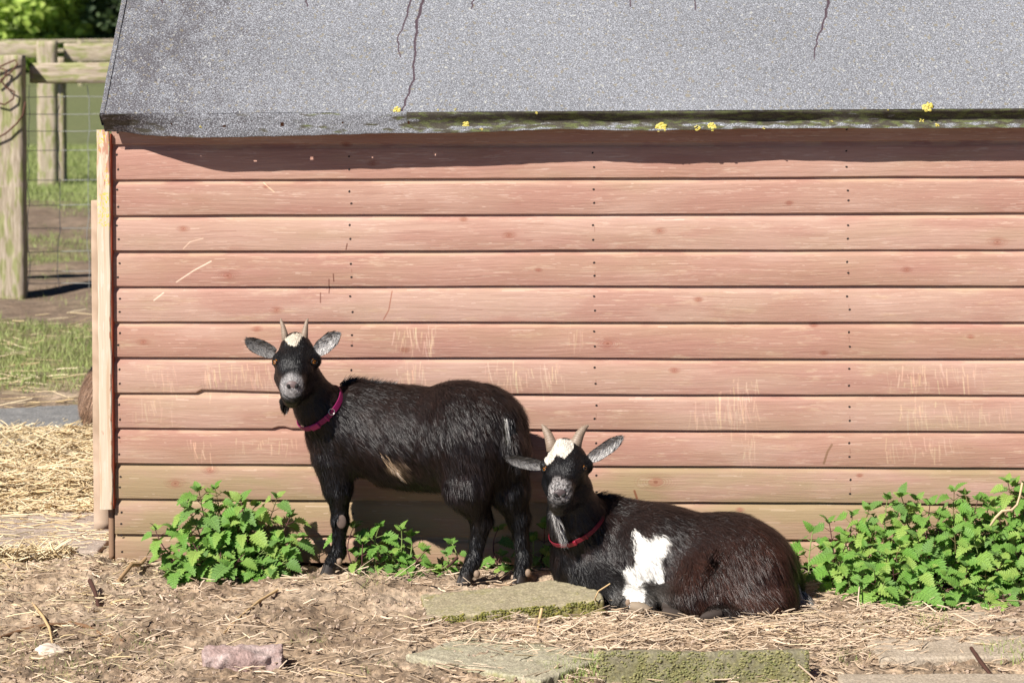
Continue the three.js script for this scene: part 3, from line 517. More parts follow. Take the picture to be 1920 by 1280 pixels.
// eyes, nostrils and horns
function hitZ(f, px, py, z0 = 0.9) { let z = z0; for (let i = 0; i < 900; i++) { const p = at(px, py, z); const d = f(p.x, p.y, p.z); if (d < 0.0002) return p; z -= Math.max(0.0004, d * 0.6); } return null; }
const eyeMat = new THREE.MeshPhysicalMaterial({ color: 0xa8661a, roughness: 0.25, clearcoat: 1, clearcoatRoughness: 0.05 });
function eye(goat, f, px, py, r, turn) {
  const p = hitZ(f, px, py); if (!p) return;
  const e = 0.003, n = V(f(p.x + e, p.y, p.z) - f(p.x - e, p.y, p.z), f(p.x, p.y + e, p.z) - f(p.x, p.y - e, p.z), f(p.x, p.y, p.z + e) - f(p.x, p.y, p.z - e)).normalize();
  const look = n.clone().add(V(turn * 0.4, 0.05, 0.5)).normalize(), c = p.clone().addScaledVector(n, -r * 0.3), g = new THREE.SphereGeometry(r, 20, 14);
  g.translate(c.x, c.y, c.z); const m = part('eye', g, eyeMat, goat);
  const pg = new THREE.SphereGeometry(r * 0.42, 12, 8); pg.scale(1.2, 0.5, 0.4); pg.rotateY(Math.atan2(look.x, look.z)); const pc = c.clone().addScaledVector(look, r * 0.93); pg.translate(pc.x, pc.y, pc.z); part('pupil', pg, std(0x050303, 0.2), m);
  const lid = []; for (const s of [-1, 1]) { const q = []; for (let i = 0; i <= 10; i++) { const a = Math.PI * i / 10, ca = Math.cos(a), sa = Math.sin(a) * (s > 0 ? 0.85 : 0.75) * s; const side = V(n.z, 0, -n.x).normalize(), up = V(0, 0, 0).crossVectors(n, side); const d = c.clone().addScaledVector(side, ca * r * 1.12).addScaledVector(up, -sa * r * 1.05).addScaledVector(n, r * (0.62 + 0.3 * Math.abs(Math.sin(a)) )); q.push([d.x, d.y, d.z, 0.0017]); } lid.push(tube(q, 6)); }
  part('eyelid', mergeGeometries(lid), std(0x0d0b0b, 0.6), goat);
}
function horn(goat, pts) { part('horn', tube(pts, 12), hornMat, goat); }
function hoof(goat, x, z, dirX, dirZ, s = 1, mat = hoofMat) {      // a cloven hoof on the ground
  const d = V(dirX, 0, dirZ).normalize(), sd = V(-d.z, 0, d.x);
  for (const k of [-1, 1]) {
    const y = ground(x, z) - 0.003, c = V(x, y, z).addScaledVector(sd, k * 0.0095 * s), L = 0.045 * s, grid = [];
    for (let i = 0; i <= 5; i++) { const t = i / 5, h = lerp(0, 0.036 * s, t), len = lerp(1, 0.62, t), row = []; for (let j = 0; j < 10; j++) { const a = j / 10 * Math.PI * 2, q = c.clone().addScaledVector(d, (Math.cos(a) * 0.5 * (Math.cos(a) > 0 ? 1.15 : 0.8) * len - 0.1 * t) * L).addScaledVector(sd, Math.sin(a) * 0.0125 * s * lerp(1, 0.85, t) * (Math.cos(a) > 0.5 ? 0.8 : 1)); row.push([q.x, q.y + h, q.z]); } grid.push(row); }
    grid.push(grid[5].map((p) => [c.x, c.y + 0.038 * s, c.z]));
    const g = gridGeo(grid.map((r) => r.slice().reverse()), true); part('hoof', g, mat, goat);
  }
}
function dewclaw(goat, px, py, z, r) { const p = at(px, py, z), g = new THREE.SphereGeometry(r * pxSize(z), 12, 10); g.scale(0.95, 1.2, 0.9); g.translate(p.x, p.y, p.z); part('dewclaw', g, clawMat, goat); }

function buildGoat(o) {
  const goat = thing('goat', o.label, 'goat', [0, 0, 0], 'pygmy goats by the shed');
  const f = makeField(o.bones), bb = (sel) => { const lo = [9, 9, 9], hi = [-9, -9, -9]; for (const b of sel) for (const j of [b.a, b.b ?? b.a]) for (let i = 0; i < 3; i++) { lo[i] = Math.min(lo[i], j[i] - j[3] - 0.02); hi[i] = Math.max(hi[i], j[i] + j[3] + 0.02); } return [lo, hi]; };
  const all = bb(o.bones), body = skin(f, ...all, o.cell ?? 0.0062);
  const heads = o.bones.filter((b) => b.head);
  const tones = o.bones.map((b) => b);
  // which limbs a point belongs to, as weights
  const region = (p) => { const d = f.each(p.x, p.y, p.z); let tot = 0; const m = Math.min(...d), w = d.map((x) => { const e = Math.exp(-(x - m) / 0.02); tot += e; return e; }); return w.map((x) => x / tot); };
  const blend = (p) => { const w = region(p), out = { flow: V(0, 0, 0), len: 0, lift: 0, head: 0, col: [0, 0, 0], leg: 0 }; w.forEach((k, i) => { if (k < 0.01) return; const b = tones[i]; out.flow.addScaledVector(b.flow, k); out.len += b.len * k; out.lift += (b.lift ?? 0.32) * k; if (b.head) out.head += k; if (b.leg) out.leg += k; for (let c = 0; c < 3; c++) out.col[c] += b.col[c] * k; }); return out; };
  const paint = (p, b) => o.paint(p, b);
  const ears = o.ears.map((e) => earGeo(...e));
  const noEar = body; setColors(noEar, (x, y, z) => { const P = V(x, y, z), b = blend(P); const c = paint(P, b); return [c[0] * 0.8 + 0.001, c[1] * 0.8 + 0.001, c[2] * 0.8 + 0.001]; });
  const eg = ears.map((g) => { const c = g.clone(); c.userData = {}; return setColors(c.index ? c : c, () => [0.05, 0.045, 0.045]); });
  part('body', mergeGeometries([noEar, ...eg]), skinMat, goat);
  const band = o.collar ? collar(goat, f, ...o.collar) : null;
  const hair = growHair(noEar, o.hairs, (p, n, r) => {
    if (band) { const q = p.clone().sub(band.centre), a = q.dot(band.ax); if (a > -band.width * 0.5 - 0.009 && a < band.width * 0.5 + 0.003 && q.length() < 0.12) return null; }
    if (o.bald && o.bald.some(([c, rad]) => p.distanceTo(c) < rad)) return null;
    const b = blend(p), c = paint(p, b), t = r();
    const gl = 0.75 + 0.6 * t * t + (t > 0.97 ? 1.2 : 0);
    return { len: b.len, dir: b.flow.lengthSq() > 1e-4 ? b.flow.normalize() : V(0, -1, 0), lift: b.lift, col: [c[0] * gl, c[1] * gl, c[2] * gl], w: b.head > 0.5 ? 0.0005 : b.leg > 0.5 ? 0.0006 : 0.0006, fine: b.head > 0.5 ? 2.6 : b.leg > 0.5 ? 1.6 : 1.15, calm: b.head > 0.5 ? 0.35 : 1, mess: b.head > 0.5 ? 0.5 : 0.45, droop: b.head > 0.5 ? 0 : 1 };
  }, o.seed);
  const inner = ears.map((g, k) => { const e = g.userData; return growHair(e.inner, 2600, (p, n, r) => { const q = p.clone().sub(e.root), t = clamp(q.dot(e.ax) / e.L), s = q.dot(e.s) / (e.width * 0.5); const pale = clamp(0.9 - 0.55 * t + (r() - 0.5) * 0.9) * o.earPale[k]; return { len: 0.014, dir: e.ax.clone().multiplyScalar(0.7).addScaledVector(e.s, -Math.sign(s) * 0.6), lift: 0.5, col: mix3([0.02, 0.019, 0.02], [0.6, 0.57, 0.55], clamp(pale)), w: 0.00055, mess: 0.5, droop: 0 }; }, o.seed + 5 + k, 1); });
  const outer = ears.map((g, k) => { const e = g.userData; return growHair(e.outer, 1500, (p, n, r) => ({ len: 0.009, dir: e.ax.clone(), lift: 0.15, col: [0.02, 0.018, 0.018], w: 0.0006, mess: 0.3, droop: 0 }), o.seed + 9 + k, 1); });
  const m = part('coat', mergeGeometries([hair, ...inner, ...outer, ...(o.tufts ? o.tufts() : [])]), hairMat, goat); m.userData.kind = 'stuff';
  return { goat, f };
}
// a lock of long hair from a to b
function lock(a, b, n, spread, len, c0, c1, seed, along) {
  const r = rng(seed), pos = [], nor = [], col = [], idx = [], d = along ?? b.clone().sub(a).normalize();
  for (let i = 0; i < n; i++) {
    const t = r(), p = a.clone().lerp(b, t).add(V(r() - 0.5, r() - 0.5, r() - 0.5).multiplyScalar(spread * (1 - 0.5 * t))), dir = d.clone().add(V(r() - 0.5, r() - 0.5, r() - 0.5).multiplyScalar(0.55)).normalize(), L = len * (0.5 + r()), S = V(dir.z, 0.2, -dir.x).cross(dir).normalize(), w = 0.0007, k = pos.length / 3, m = p.clone().addScaledVector(dir, L * 0.5), e = m.clone().addScaledVector(dir, L * 0.5).add(V(0, -0.003, 0));
    for (const [q, s] of [[p, -w], [p, w], [m, -w * 0.8], [m, w * 0.8], [e, 0]]) pos.push(q.x + S.x * s, q.y + S.y * s, q.z + S.z * s);
    const N = V((r() - 0.5), 0.3 + (r() - 0.5), 0.8).normalize(), c = mix3(c0, c1, r()); for (let j = 0; j < 5; j++) { nor.push(N.x, N.y, N.z); col.push(...c); }
    idx.push(k, k + 1, k + 2, k + 2, k + 1, k + 3, k + 2, k + 3, k + 4);
  }
  const g = new THREE.BufferGeometry(); g.setAttribute('position', new THREE.Float32BufferAttribute(pos, 3)); g.setAttribute('normal', new THREE.Float32BufferAttribute(nor, 3)); g.setAttribute('color', new THREE.Float32BufferAttribute(col, 3)); g.setIndex(idx); return g;
}
const black = [0.0075, 0.007, 0.0078], brown = [0.018, 0.0092, 0.0076], rust = [0.05, 0.0175, 0.0105], grey = [0.14, 0.13, 0.13], white = [0.8, 0.775, 0.73], cream = [0.66, 0.58, 0.47];

// ---- standing goat: side on, head turned to the camera
{
  const back = V(0.75, -0.62, 0.1), down = V(0.1, -1, 0.1), bodyCol = mix3(black, brown, 0.5);
  const T = { flow: back, len: 0.034, col: bodyCol, lift: 0.3, k: 0.045 }, Lg = { flow: down, len: 0.017, col: black, leg: 1, lift: 0.34, k: 0.022 }, Hd = { head: 1, flow: V(0, 0.6, -0.6), len: 0.0075, col: black, lift: 0.2, k: 0.016 };
  const bones = [
    { ...T, a: J(660, 802, 0.12, 74), b: J(765, 816, 0.145, 79) }, { ...T, a: J(765, 816, 0.145, 79), b: J(868, 808, 0.20, 85), flow: V(0.55, -0.8, 0.1) },
    { ...T, a: J(868, 808, 0.20, 85), b: J(908, 800, 0.215, 73), flow: V(0.4, -0.9, 0.1) }, { ...T, a: J(676, 752, 0.12, 32), b: J(760, 772, 0.145, 36), flow: V(0.95, -0.1, 0), len: 0.036 },
    { ...T, a: J(720, 858, 0.13, 42), b: J(845, 862, 0.18, 52), flow: V(0.35, -0.9, 0.1), len: 0.042, col: mix3(bodyCol, grey, 0.02) },
    { ...T, a: J(622, 822, 0.12, 40), b: J(636, 852, 0.125, 40), flow: V(0.2, -0.95, 0.1), len: 0.028 },
    { ...T, a: J(945, 795, 0.235, 28), b: J(950, 850, 0.24, 30), flow: V(0.3, -0.95, 0.1), len: 0.04, col: black },
    // neck
    { ...T, a: J(648, 800, 0.12, 56), b: J(596, 762, 0.17, 39), flow: V(0.45, -0.85, -0.1), len: 0.024, col: black }, { ...T, a: J(596, 762, 0.17, 39), b: J(564, 704, 0.20, 34), flow: V(0.35, -0.85, -0.2), len: 0.017, col: black, k: 0.03 },
    // front legs
    { ...Lg, a: J(624, 858, 0.15, 38), b: J(632, 912, 0.155, 26), len: 0.018 }, { ...Lg, a: J(632, 912, 0.155, 22), b: J(637, 972, 0.155, 12.5) }, { ...Lg, a: J(637, 976, 0.157, 13.5), b: J(633, 1036, 0.15, 9.5) }, { ...Lg, a: J(633, 1036, 0.15, 11), b: G(621, 0.15, 12, 0.012), len: 0.009 },
    { ...Lg, a: J(634, 858, 0.07, 34), b: J(638, 915, 0.06, 20), len: 0.016 }, { ...Lg, a: J(638, 915, 0.06, 19), b: J(638, 975, 0.05, 12) }, { ...Lg, a: J(638, 978, 0.05, 12.5), b: J(636, 1034, 0.05, 9) }, { ...Lg, a: J(636, 1034, 0.05, 10.5), b: G(630, 0.05, 12, 0.012), len: 0.009 },
    // hind legs
    { ...T, a: J(890, 842, 0.25, 62), b: J(876, 905, 0.285, 44), flow: V(0.25, -0.95, 0.1), len: 0.036 }, { ...Lg, a: J(878, 915, 0.285, 40), b: J(903, 972, 0.275, 17), len: 0.026, col: mix3(black, brown, 0.4) }, { ...Lg, a: J(903, 975, 0.275, 16.5), b: J(888, 1050, 0.29, 11) }, { ...Lg, a: J(888, 1050, 0.29, 12), b: G(876, 0.295, 13, 0.012), len: 0.011 },
    { ...T, a: J(938, 850, 0.20, 52), b: J(952, 912, 0.215, 36), flow: V(0.25, -0.95, 0.1), col: black, len: 0.034 }, { ...Lg, a: J(954, 915, 0.215, 34), b: J(972, 968, 0.215, 20), len: 0.024 }, { ...Lg, a: J(972, 970, 0.215, 16), b: J(982, 1050, 0.235, 11.5), len: 0.017 }, { ...Lg, a: J(982, 1050, 0.235, 12), b: G(976, 0.245, 12.5, 0.012), len: 0.012 },
    // tail
    { ...T, a: J(942, 772, 0.27, 15), b: J(957, 822, 0.315, 14), flow: V(0.12, -1, 0.1), len: 0.05, col: black, k: 0.02 }, { ...T, a: J(957, 822, 0.315, 13), b: J(963, 852, 0.32, 8), flow: V(0.1, -1, 0.1), len: 0.045, col: black, k: 0.02 },
    // head
    { ...Hd, a: J(556, 668, 0.215, 35), b: J(552, 690, 0.25, 33), flow: V(0, 0.7, -0.5) }, { ...Hd, a: J(552, 690, 0.25, 31), b: J(548, 724, 0.31, 22), flow: V(0, 0.8, -0.5) }, { ...Hd, a: J(548, 724, 0.31, 22), b: J(547, 738, 0.315, 21), flow: V(0, 0.5, -0.6), len: 0.005 },
    { ...Hd, a: J(554, 648, 0.205, 25), flow: V(0, 0.5, -0.6), len: 0.009 }, { ...Hd, a: J(524, 676, 0.23, 14), flow: V(-0.6, 0.4, -0.4) }, { ...Hd, a: J(588, 676, 0.232, 14), flow: V(0.6, 0.4, -0.4) },
    { ...Hd, a: J(570, 712, 0.215, 28), b: J(551, 745, 0.285, 15), flow: V(0.4, 0.1, -0.6), len: 0.009 }, { ...Hd, a: J(536, 708, 0.225, 22), b: J(546, 745, 0.285, 14), flow: V(-0.4, 0.1, -0.6), len: 0.009 }, { ...Hd, a: J(547, 751, 0.296, 11), flow: V(0, -0.7, -0.4), len: 0.008 },
    { ...Hd, a: J(533, 752, 0.265, 9), b: J(534, 764, 0.26, 8), flow: V(-0.1, -1, 0.1), len: 0.016, k: 0.01 },
  ];
  const top = outline([[530, 640], [545, 630], [568, 630], [562, 640], [555, 651], [543, 650]], 0.25), nose = at(549, 722, 0.33), tuft = at(740, 862, 0.24), tailRoot = at(952, 800, 0.3);
  const { goat, f } = buildGoat({
    label: 'black goat standing side on against the boards in a magenta collar', bones, hairs: 255000, seed: 101,
    paint: (p, b) => {
      let c = b.col.slice(); const n = fbm(p.x * 16, p.y * 16, p.z * 16, 3), d = p.distanceTo(nose);
      if (b.leg < 0.4 && b.head < 0.3) c = mix3(c, brown, smooth(-0.1, 0.5, n) * 0.8);
      if (b.head > 0.4) {
        const m = smooth(0.046, 0.024, d + n * 0.016); c = mix3(c, [0.42, 0.395, 0.39], m * (0.7 + 0.4 * noise3(p.x * 160, p.y * 160, p.z * 160)));
        
        if (p.z > 0.2 && inside(top, p.x + n * 0.004, p.y + n * 0.003)) c = cream;
        if (p.y > at(548, 690, 0.28).y && d < 0.11) c = mix3(c, [0.05, 0.048, 0.05], 0.35 * smooth(-0.2, 0.4, n));
      }
      if (p.z > 0.2 && p.distanceTo(tuft) < 0.045) c = mix3(c, [0.28, 0.19, 0.12], smooth(0.045, 0.012, p.distanceTo(tuft) + n * 0.02) * 0.55);
      return c;
    },
    ears: [[at(516, 662, 0.215), at(463, 640, 0.225), 0.045, V(0.1, -0.25, 1), 0.55], [at(592, 661, 0.215), at(633, 627, 0.215), 0.046, V(-0.05, 0.15, 1), 0.6]], earPale: [0.4, 1.05],
    collar: [at(598, 766, 0.165), at(648, 800, 0.125).sub(at(566, 712, 0.2)), 0.017, 0x9a1060, 3, 0.074],
    bald: [[at(639, 980, 0.18), 0.018], [at(545, 741, 0.345), 0.008]],
    tufts: () => [lock(at(948, 785, 0.345), at(951, 822, 0.355), 420, 0.008, 0.026, [0.3, 0.29, 0.28], white, 41), lock(at(954, 790, 0.33), at(964, 856, 0.34), 1500, 0.026, 0.042, black, [0.05, 0.047, 0.048], 42), lock(at(642, 726, 0.12), at(730, 736, 0.135), 2600, 0.022, 0.032, black, [0.02, 0.017, 0.017], 43, V(0.75, 0.75, 0).normalize()), lock(at(536, 757, 0.275), at(535, 766, 0.275), 220, 0.012, 0.014, black, [0.3, 0.29, 0.28], 44), lock(at(712, 848, 0.26), at(745, 885, 0.262), 120, 0.02, 0.03, [0.2, 0.13, 0.08], [0.4, 0.28, 0.17], 45)],
  });
  horn(goat, [[535, 640, 7], [533, 625, 6.2], [530, 611, 4.4], [527, 603, 3], [526, 597, 1.2]].map(([x, y, r], i) => J(x, y, 0.212 - i * 0.004, r)));
  horn(goat, [[570, 638, 7.4], [571, 624, 6.5], [573, 611, 4.6], [575, 602, 3], [577, 597, 1.2]].map(([x, y, r], i) => J(x, y, 0.212 - i * 0.004, r)));
  eye(goat, f, 516, 679, 0.0088, -0.5); eye(goat, f, 588, 678, 0.0086, 0.5);
  // nose pad, nostrils, mouth
  const np = hitZ(f, 547, 722); const pad = new THREE.SphereGeometry(0.0155, 20, 14); pad.scale(1.1, 0.8, 0.42); pad.translate(np.x, np.y - 0.001, np.z - 0.004); part('nose', pad, std(0x6a5a58, 0.5), goat);
  for (const [px, py] of [[541, 724], [556, 723]]) { const g = new THREE.SphereGeometry(0.0058, 12, 10); g.scale(0.9, 1.25, 0.7); g.rotateZ(px < 548 ? 0.5 : -0.5); const q = hitZ(f, px, py); g.translate(q.x, q.y, np.z + 0.0008); part('nostril', g, std(0x0b0808, 0.7), goat); }
  { const q = []; for (let i = 0; i <= 12; i++) { const a = lerp(531, 565, i / 12), b = 747 - 8 * Math.pow((i - 6) / 6, 2), h = hitZ(f, a, b); if (h) q.push([h.x, h.y, h.z + 0.001, 0.0013]); } part('mouth', tube(q, 6), std(0x0c0909, 0.7), goat); }
  { const kc = hitZ(f, 640, 978), g = new THREE.SphereGeometry(0.015, 16, 12); g.scale(0.95, 1.35, 0.35); g.translate(kc.x, kc.y, kc.z - 0.001); part('knee_callus', g, std(0x5f5048, 0.8), goat); }
  for (const [px, z, dx] of [[616, 0.15, -1], [629, 0.05, -1]]) hoof(goat, at(px, 1075, z).x, z, dx, 0.35, 0.95);
  hoof(goat, at(872, 1085, 0.295).x, 0.3, -1, 0.6, 0.95); hoof(goat, at(974, 1085, 0.25).x, 0.25, -0.8, 0.7, 0.95);
  dewclaw(goat, 636, 1052, 0.168, 6); dewclaw(goat, 894, 1076, 0.31, 6.5); dewclaw(goat, 990, 1074, 0.258, 6.5);
}
// ---- lying goat, head turned to the camera
{
  const back = V(0.8, -0.55, 0.1), down = V(0.15, -1, 0.15), bodyCol = mix3(black, brown, 0.55);
  const T = { flow: back, len: 0.032, col: bodyCol, lift: 0.25, k: 0.045 }, Lg = { flow: V(0.6, -0.6, 0.2), len: 0.016, col: black, leg: 1, lift: 0.25, k: 0.025 }, Hd = { head: 1, flow: V(0, 0.6, -0.6), len: 0.0075, col: black, lift: 0.2, k: 0.016 };
  const bones = [
    { ...T, a: J(1115, 1030, 0.34, 70), b: J(1240, 1045, 0.40, 88), flow: V(0.5, -0.8, 0.1) }, { ...T, a: J(1240, 1045, 0.40, 88), b: J(1365, 1060, 0.45, 88) }, { ...T, a: J(1365, 1060, 0.45, 88), b: J(1416, 1078, 0.455, 64), flow: V(0.6, -0.75, 0.1) },
    { ...T, a: J(1145, 962, 0.34, 32), b: J(1215, 990, 0.37, 38), flow: V(0.95, -0.2, 0), len: 0.034 },
    { ...T, a: J(1085, 1060, 0.37, 48), b: J(1100, 1080, 0.40, 40), flow: V(0.25, -0.95, 0.1), len: 0.03, col: black },
    { ...T, a: J(1190, 1095, 0.42, 50), b: J(1400, 1100, 0.46, 55), flow: V(0.3, -0.9, 0.2), len: 0.03 },
    // neck
    { ...T, a: J(1112, 1010, 0.35, 68), b: J(1082, 975, 0.40, 50), flow: V(0.35, -0.9, -0.1), len: 0.026, col: black }, { ...T, a: J(1082, 975, 0.40, 50), b: J(1068, 925, 0.435, 42), flow: V(0.25, -0.9, -0.2), len: 0.02, col: black, k: 0.03 },
    // folded foreleg
    { ...Lg, a: J(1125, 1075, 0.43, 44), b: J(1150, 1112, 0.53, 26), len: 0.024 }, { ...Lg, a: J(1150, 1112, 0.53, 24), b: J(1200, 1124, 0.57, 18), len: 0.02 }, { ...Lg, a: J(1170, 1128, 0.57, 17), b: G(1215, 0.6, 15, 0.008), len: 0.01, col: [0.1, 0.09, 0.08] },
    { ...Lg, a: J(1215, 1118, 0.54, 20), b: G(1262, 0.59, 17, 0.006), len: 0.012, col: [0.03, 0.024, 0.02] },
    // hindquarter: thigh, shank and foot drawn forward
    { ...T, a: J(1410, 1068, 0.52, 74), b: J(1318, 1096, 0.57, 48), k: 0.08, flow: V(0.25, -0.9, 0.2), len: 0.04, col: mix3(brown, rust, 0.55) }, { ...T, a: J(1325, 1108, 0.59, 36), b: J(1425, 1140, 0.645, 28), flow: V(0.35, -0.8, 0.2), len: 0.046, col: rust }, { ...T, a: J(1420, 1088, 0.55, 58), b: J(1444, 1116, 0.575, 44), flow: V(0.5, -0.8, 0.2), len: 0.046, col: mix3(brown, rust, 0.7) },
    { ...Lg, a: J(1425, 1148, 0.65, 18), b: G(1335, 0.69, 14, 0.004), len: 0.014, col: [0.02, 0.016, 0.014] },
    // tail
    { ...T, a: J(1470, 1062, 0.46, 22), b: J(1498, 1128, 0.50, 14), flow: V(0.3, -0.95, 0.1), len: 0.045, col: black, k: 0.03 },
    // head
    { ...Hd, a: J(1064, 868, 0.44, 38), b: J(1060, 888, 0.475, 36), flow: V(0, 0.7, -0.5) }, { ...Hd, a: J(1060, 888, 0.475, 33), b: J(1051, 922, 0.545, 22), flow: V(0, 0.8, -0.5) }, { ...Hd, a: J(1051, 922, 0.545, 22), b: J(1049, 936, 0.55, 22), flow: V(0, 0.5, -0.6), len: 0.005 },
    { ...Hd, a: J(1058, 849, 0.425, 27), flow: V(0, 0.5, -0.6), len: 0.01 }, { ...Hd, a: J(1027, 874, 0.455, 14), flow: V(-0.6, 0.4, -0.4) }, { ...Hd, a: J(1098, 874, 0.455, 14), flow: V(0.6, 0.4, -0.4) },
    { ...Hd, a: J(1076, 912, 0.44, 30), b: J(1056, 947, 0.525, 16), flow: V(0.4, 0.1, -0.6), len: 0.009 }, { ...Hd, a: J(1040, 905, 0.45, 24), b: J(1048, 945, 0.525, 14), flow: V(-0.4, 0.1, -0.6), len: 0.009 }, { ...Hd, a: J(1047, 952, 0.532, 12), flow: V(0, -0.7, -0.4), len: 0.01 },
    { ...Hd, a: J(1040, 965, 0.50, 9), b: J(1046, 992, 0.49, 7), flow: V(0.2, -1, 0.1), len: 0.026, k: 0.012, col: [0.16, 0.15, 0.15] },
  ];
  const top = outline([[1018, 850], [1024, 838], [1045, 827], [1080, 830], [1073, 845], [1058, 857], [1042, 854], [1034, 866], [1027, 872], [1020, 862]], 0.47), nose = at(1050, 918, 0.575);
  const patch = outline([[1190, 990], [1203, 992], [1215, 998], [1232, 995], [1254, 997], [1251, 1018], [1244, 1032], [1249, 1060], [1247, 1080], [1236, 1082], [1222, 1070], [1212, 1078], [1207, 1095], [1214, 1110], [1228, 1128], [1231, 1150], [1205, 1150], [1188, 1128], [1172, 1100], [1170, 1066], [1178, 1052], [1192, 1044], [1196, 1020]].map(([a, b]) => [a - 8, b + 7]), 0.53);
  const { goat, f } = buildGoat({
    label: 'black and white goat lying on the straw in a red collar', bones, hairs: 255000, seed: 202,
    paint: (p, b) => {
      let c = b.col.slice(); const n = fbm(p.x * 16 + 5, p.y * 16, p.z * 16, 3), n2_ = noise3(p.x * 60, p.y * 25, 3), d = p.distanceTo(nose);
      if (b.leg < 0.4 && b.head < 0.3) c = mix3(c, brown, smooth(-0.1, 0.5, n) * 0.8);
      if (b.head > 0.4) {
        const m = smooth(0.05, 0.02, d + n * 0.024) * smooth(-0.25, 0.3, noise3(p.x * 110, p.y * 110, p.z * 110) + 0.2); c = mix3(c, [0.42, 0.39, 0.38], m * 0.85);
        if (p.z > 0.4 && inside(top, p.x + n * 0.005, p.y + n * 0.004)) c = mix3(white, cream, 0.6);
        else if (p.y > at(1050, 890, 0.5).y && d < 0.11) c = mix3(c, [0.05, 0.048, 0.05], 0.35 * smooth(-0.2, 0.4, n));
      } else if (p.z > 0.42 && inside(patch, p.x + n2_ * 0.005, p.y + n * 0.006 + noise3(p.x * 160, 2, p.z * 80) * 0.006)) c = white;
      return c;
    },
    ears: [[at(1020, 872, 0.44), at(953, 862, 0.45), 0.037, V(0.1, -0.3, 1), 0.6], [at(1102, 862, 0.44), at(1166, 822, 0.44), 0.038, V(-0.1, -0.2, 1), 0.6]], earPale: [0.4, 1.0],
    collar: [at(1082, 984, 0.40), V(0.5, -0.82, -0.3), 0.013, 0x86102a, 3, 0.079],
    bald: [[at(1048, 938, 0.58), 0.008]],
    tufts: () => [lock(at(1040, 962, 0.515), at(1052, 1002, 0.505), 520, 0.02, 0.03, [0.05, 0.045, 0.045], [0.5, 0.48, 0.46], 51), lock(at(1490, 1092, 0.55), at(1497, 1114, 0.555), 420, 0.016, 0.022, [0.3, 0.29, 0.28], white, 52), lock(at(1500, 1118, 0.53), at(1520, 1150, 0.55), 1100, 0.035, 0.042, black, [0.55, 0.53, 0.5], 53), lock(at(1515, 1140, 0.55), at(1526, 1158, 0.555), 260, 0.03, 0.03, [0.3, 0.28, 0.27], white, 58), lock(at(1355, 1040, 0.6), at(1330, 1088, 0.64), 420, 0.05, 0.04, [0.05, 0.045, 0.045], [0.16, 0.14, 0.13], 54), lock(at(1186, 1128, 0.59), at(1206, 1144, 0.605), 200, 0.02, 0.03, white, white, 55), lock(at(1112, 936, 0.35), at(1200, 956, 0.36), 1800, 0.022, 0.028, black, [0.02, 0.017, 0.017], 56, V(0.85, 0.5, 0).normalize()), lock(at(1345, 1128, 0.67), at(1470, 1150, 0.62), 1800, 0.05, 0.045, brown, rust, 57, V(0.35, -0.85, 0.2).normalize())],
  });
  horn(goat, [[1036, 845, 11.5], [1033, 830, 10.5], [1028, 815, 8.5], [1021, 803, 5.5], [1016, 796, 2]].map(([x, y, r], i) => J(x, y, 0.435 - i * 0.006, r)));
  horn(goat, [[1078, 843, 12], [1081, 828, 11], [1087, 814, 9], [1095, 803, 6], [1103, 797, 2]].map(([x, y, r], i) => J(x, y, 0.435 - i * 0.006, r)));
  eye(goat, f, 1022, 879, 0.0072, -0.5); eye(goat, f, 1096, 878, 0.0086, 0.4);
  const np = hitZ(f, 1050, 925); const pad = new THREE.SphereGeometry(0.0155, 20, 14); pad.scale(1.1, 0.75, 0.42); pad.translate(np.x, np.y, np.z - 0.004); part('nose', pad, std(0x4a3f3f, 0.5), goat);
  for (const [px, py] of [[1043, 928], [1057, 928]]) { const g = new THREE.SphereGeometry(0.0055, 12, 10); g.scale(1.35, 0.8, 0.7); g.rotateZ(px < 1050 ? -0.5 : 0.5); const q = hitZ(f, px, py); g.translate(q.x, q.y, np.z + 0.0008); part('nostril', g, std(0x0b0808, 0.7), goat); }
  { const q = []; for (let i = 0; i <= 12; i++) { const a = lerp(1032, 1068, i / 12), b = 946 - 6 * Math.pow((i - 6) / 6, 2), h = hitZ(f, a, b); if (h) q.push([h.x, h.y, h.z + 0.001, 0.0013]); } part('mouth', tube(q, 6), std(0x0c0909, 0.7), goat); }
  const toe = (px, z, dx, dz, mat, s = 1) => { for (const k of [0, 1]) { const x = at(px, 1135, z).x, zz = z + k * 0.016, y = ground(x, zz) + 0.012 * s; part('hoof', tube([[x - dx * 0.02, y + 0.006, zz - dz * 0.02, 0.012 * s], [x, y + 0.003, zz, 0.0155 * s], [x + dx * 0.016, y, zz + dz * 0.016, 0.0145 * s], [x + dx * 0.03, y - 0.002, zz + dz * 0.03, 0.009 * s], [x + dx * 0.036, y - 0.003, zz + dz * 0.036, 0.004 * s]], 10), mat, goat); } };
  toe(1196, 0.612, 1, 0.15, hoofPale, 1.05); toe(1256, 0.605, 1, 0.2, std(0x3a302a, 0.85)); toe(1338, 0.69, -1, 0.2, std(0x3a302a, 0.85), 0.9);
  dewclaw(goat, 1178, 1130, 0.6, 6);
}
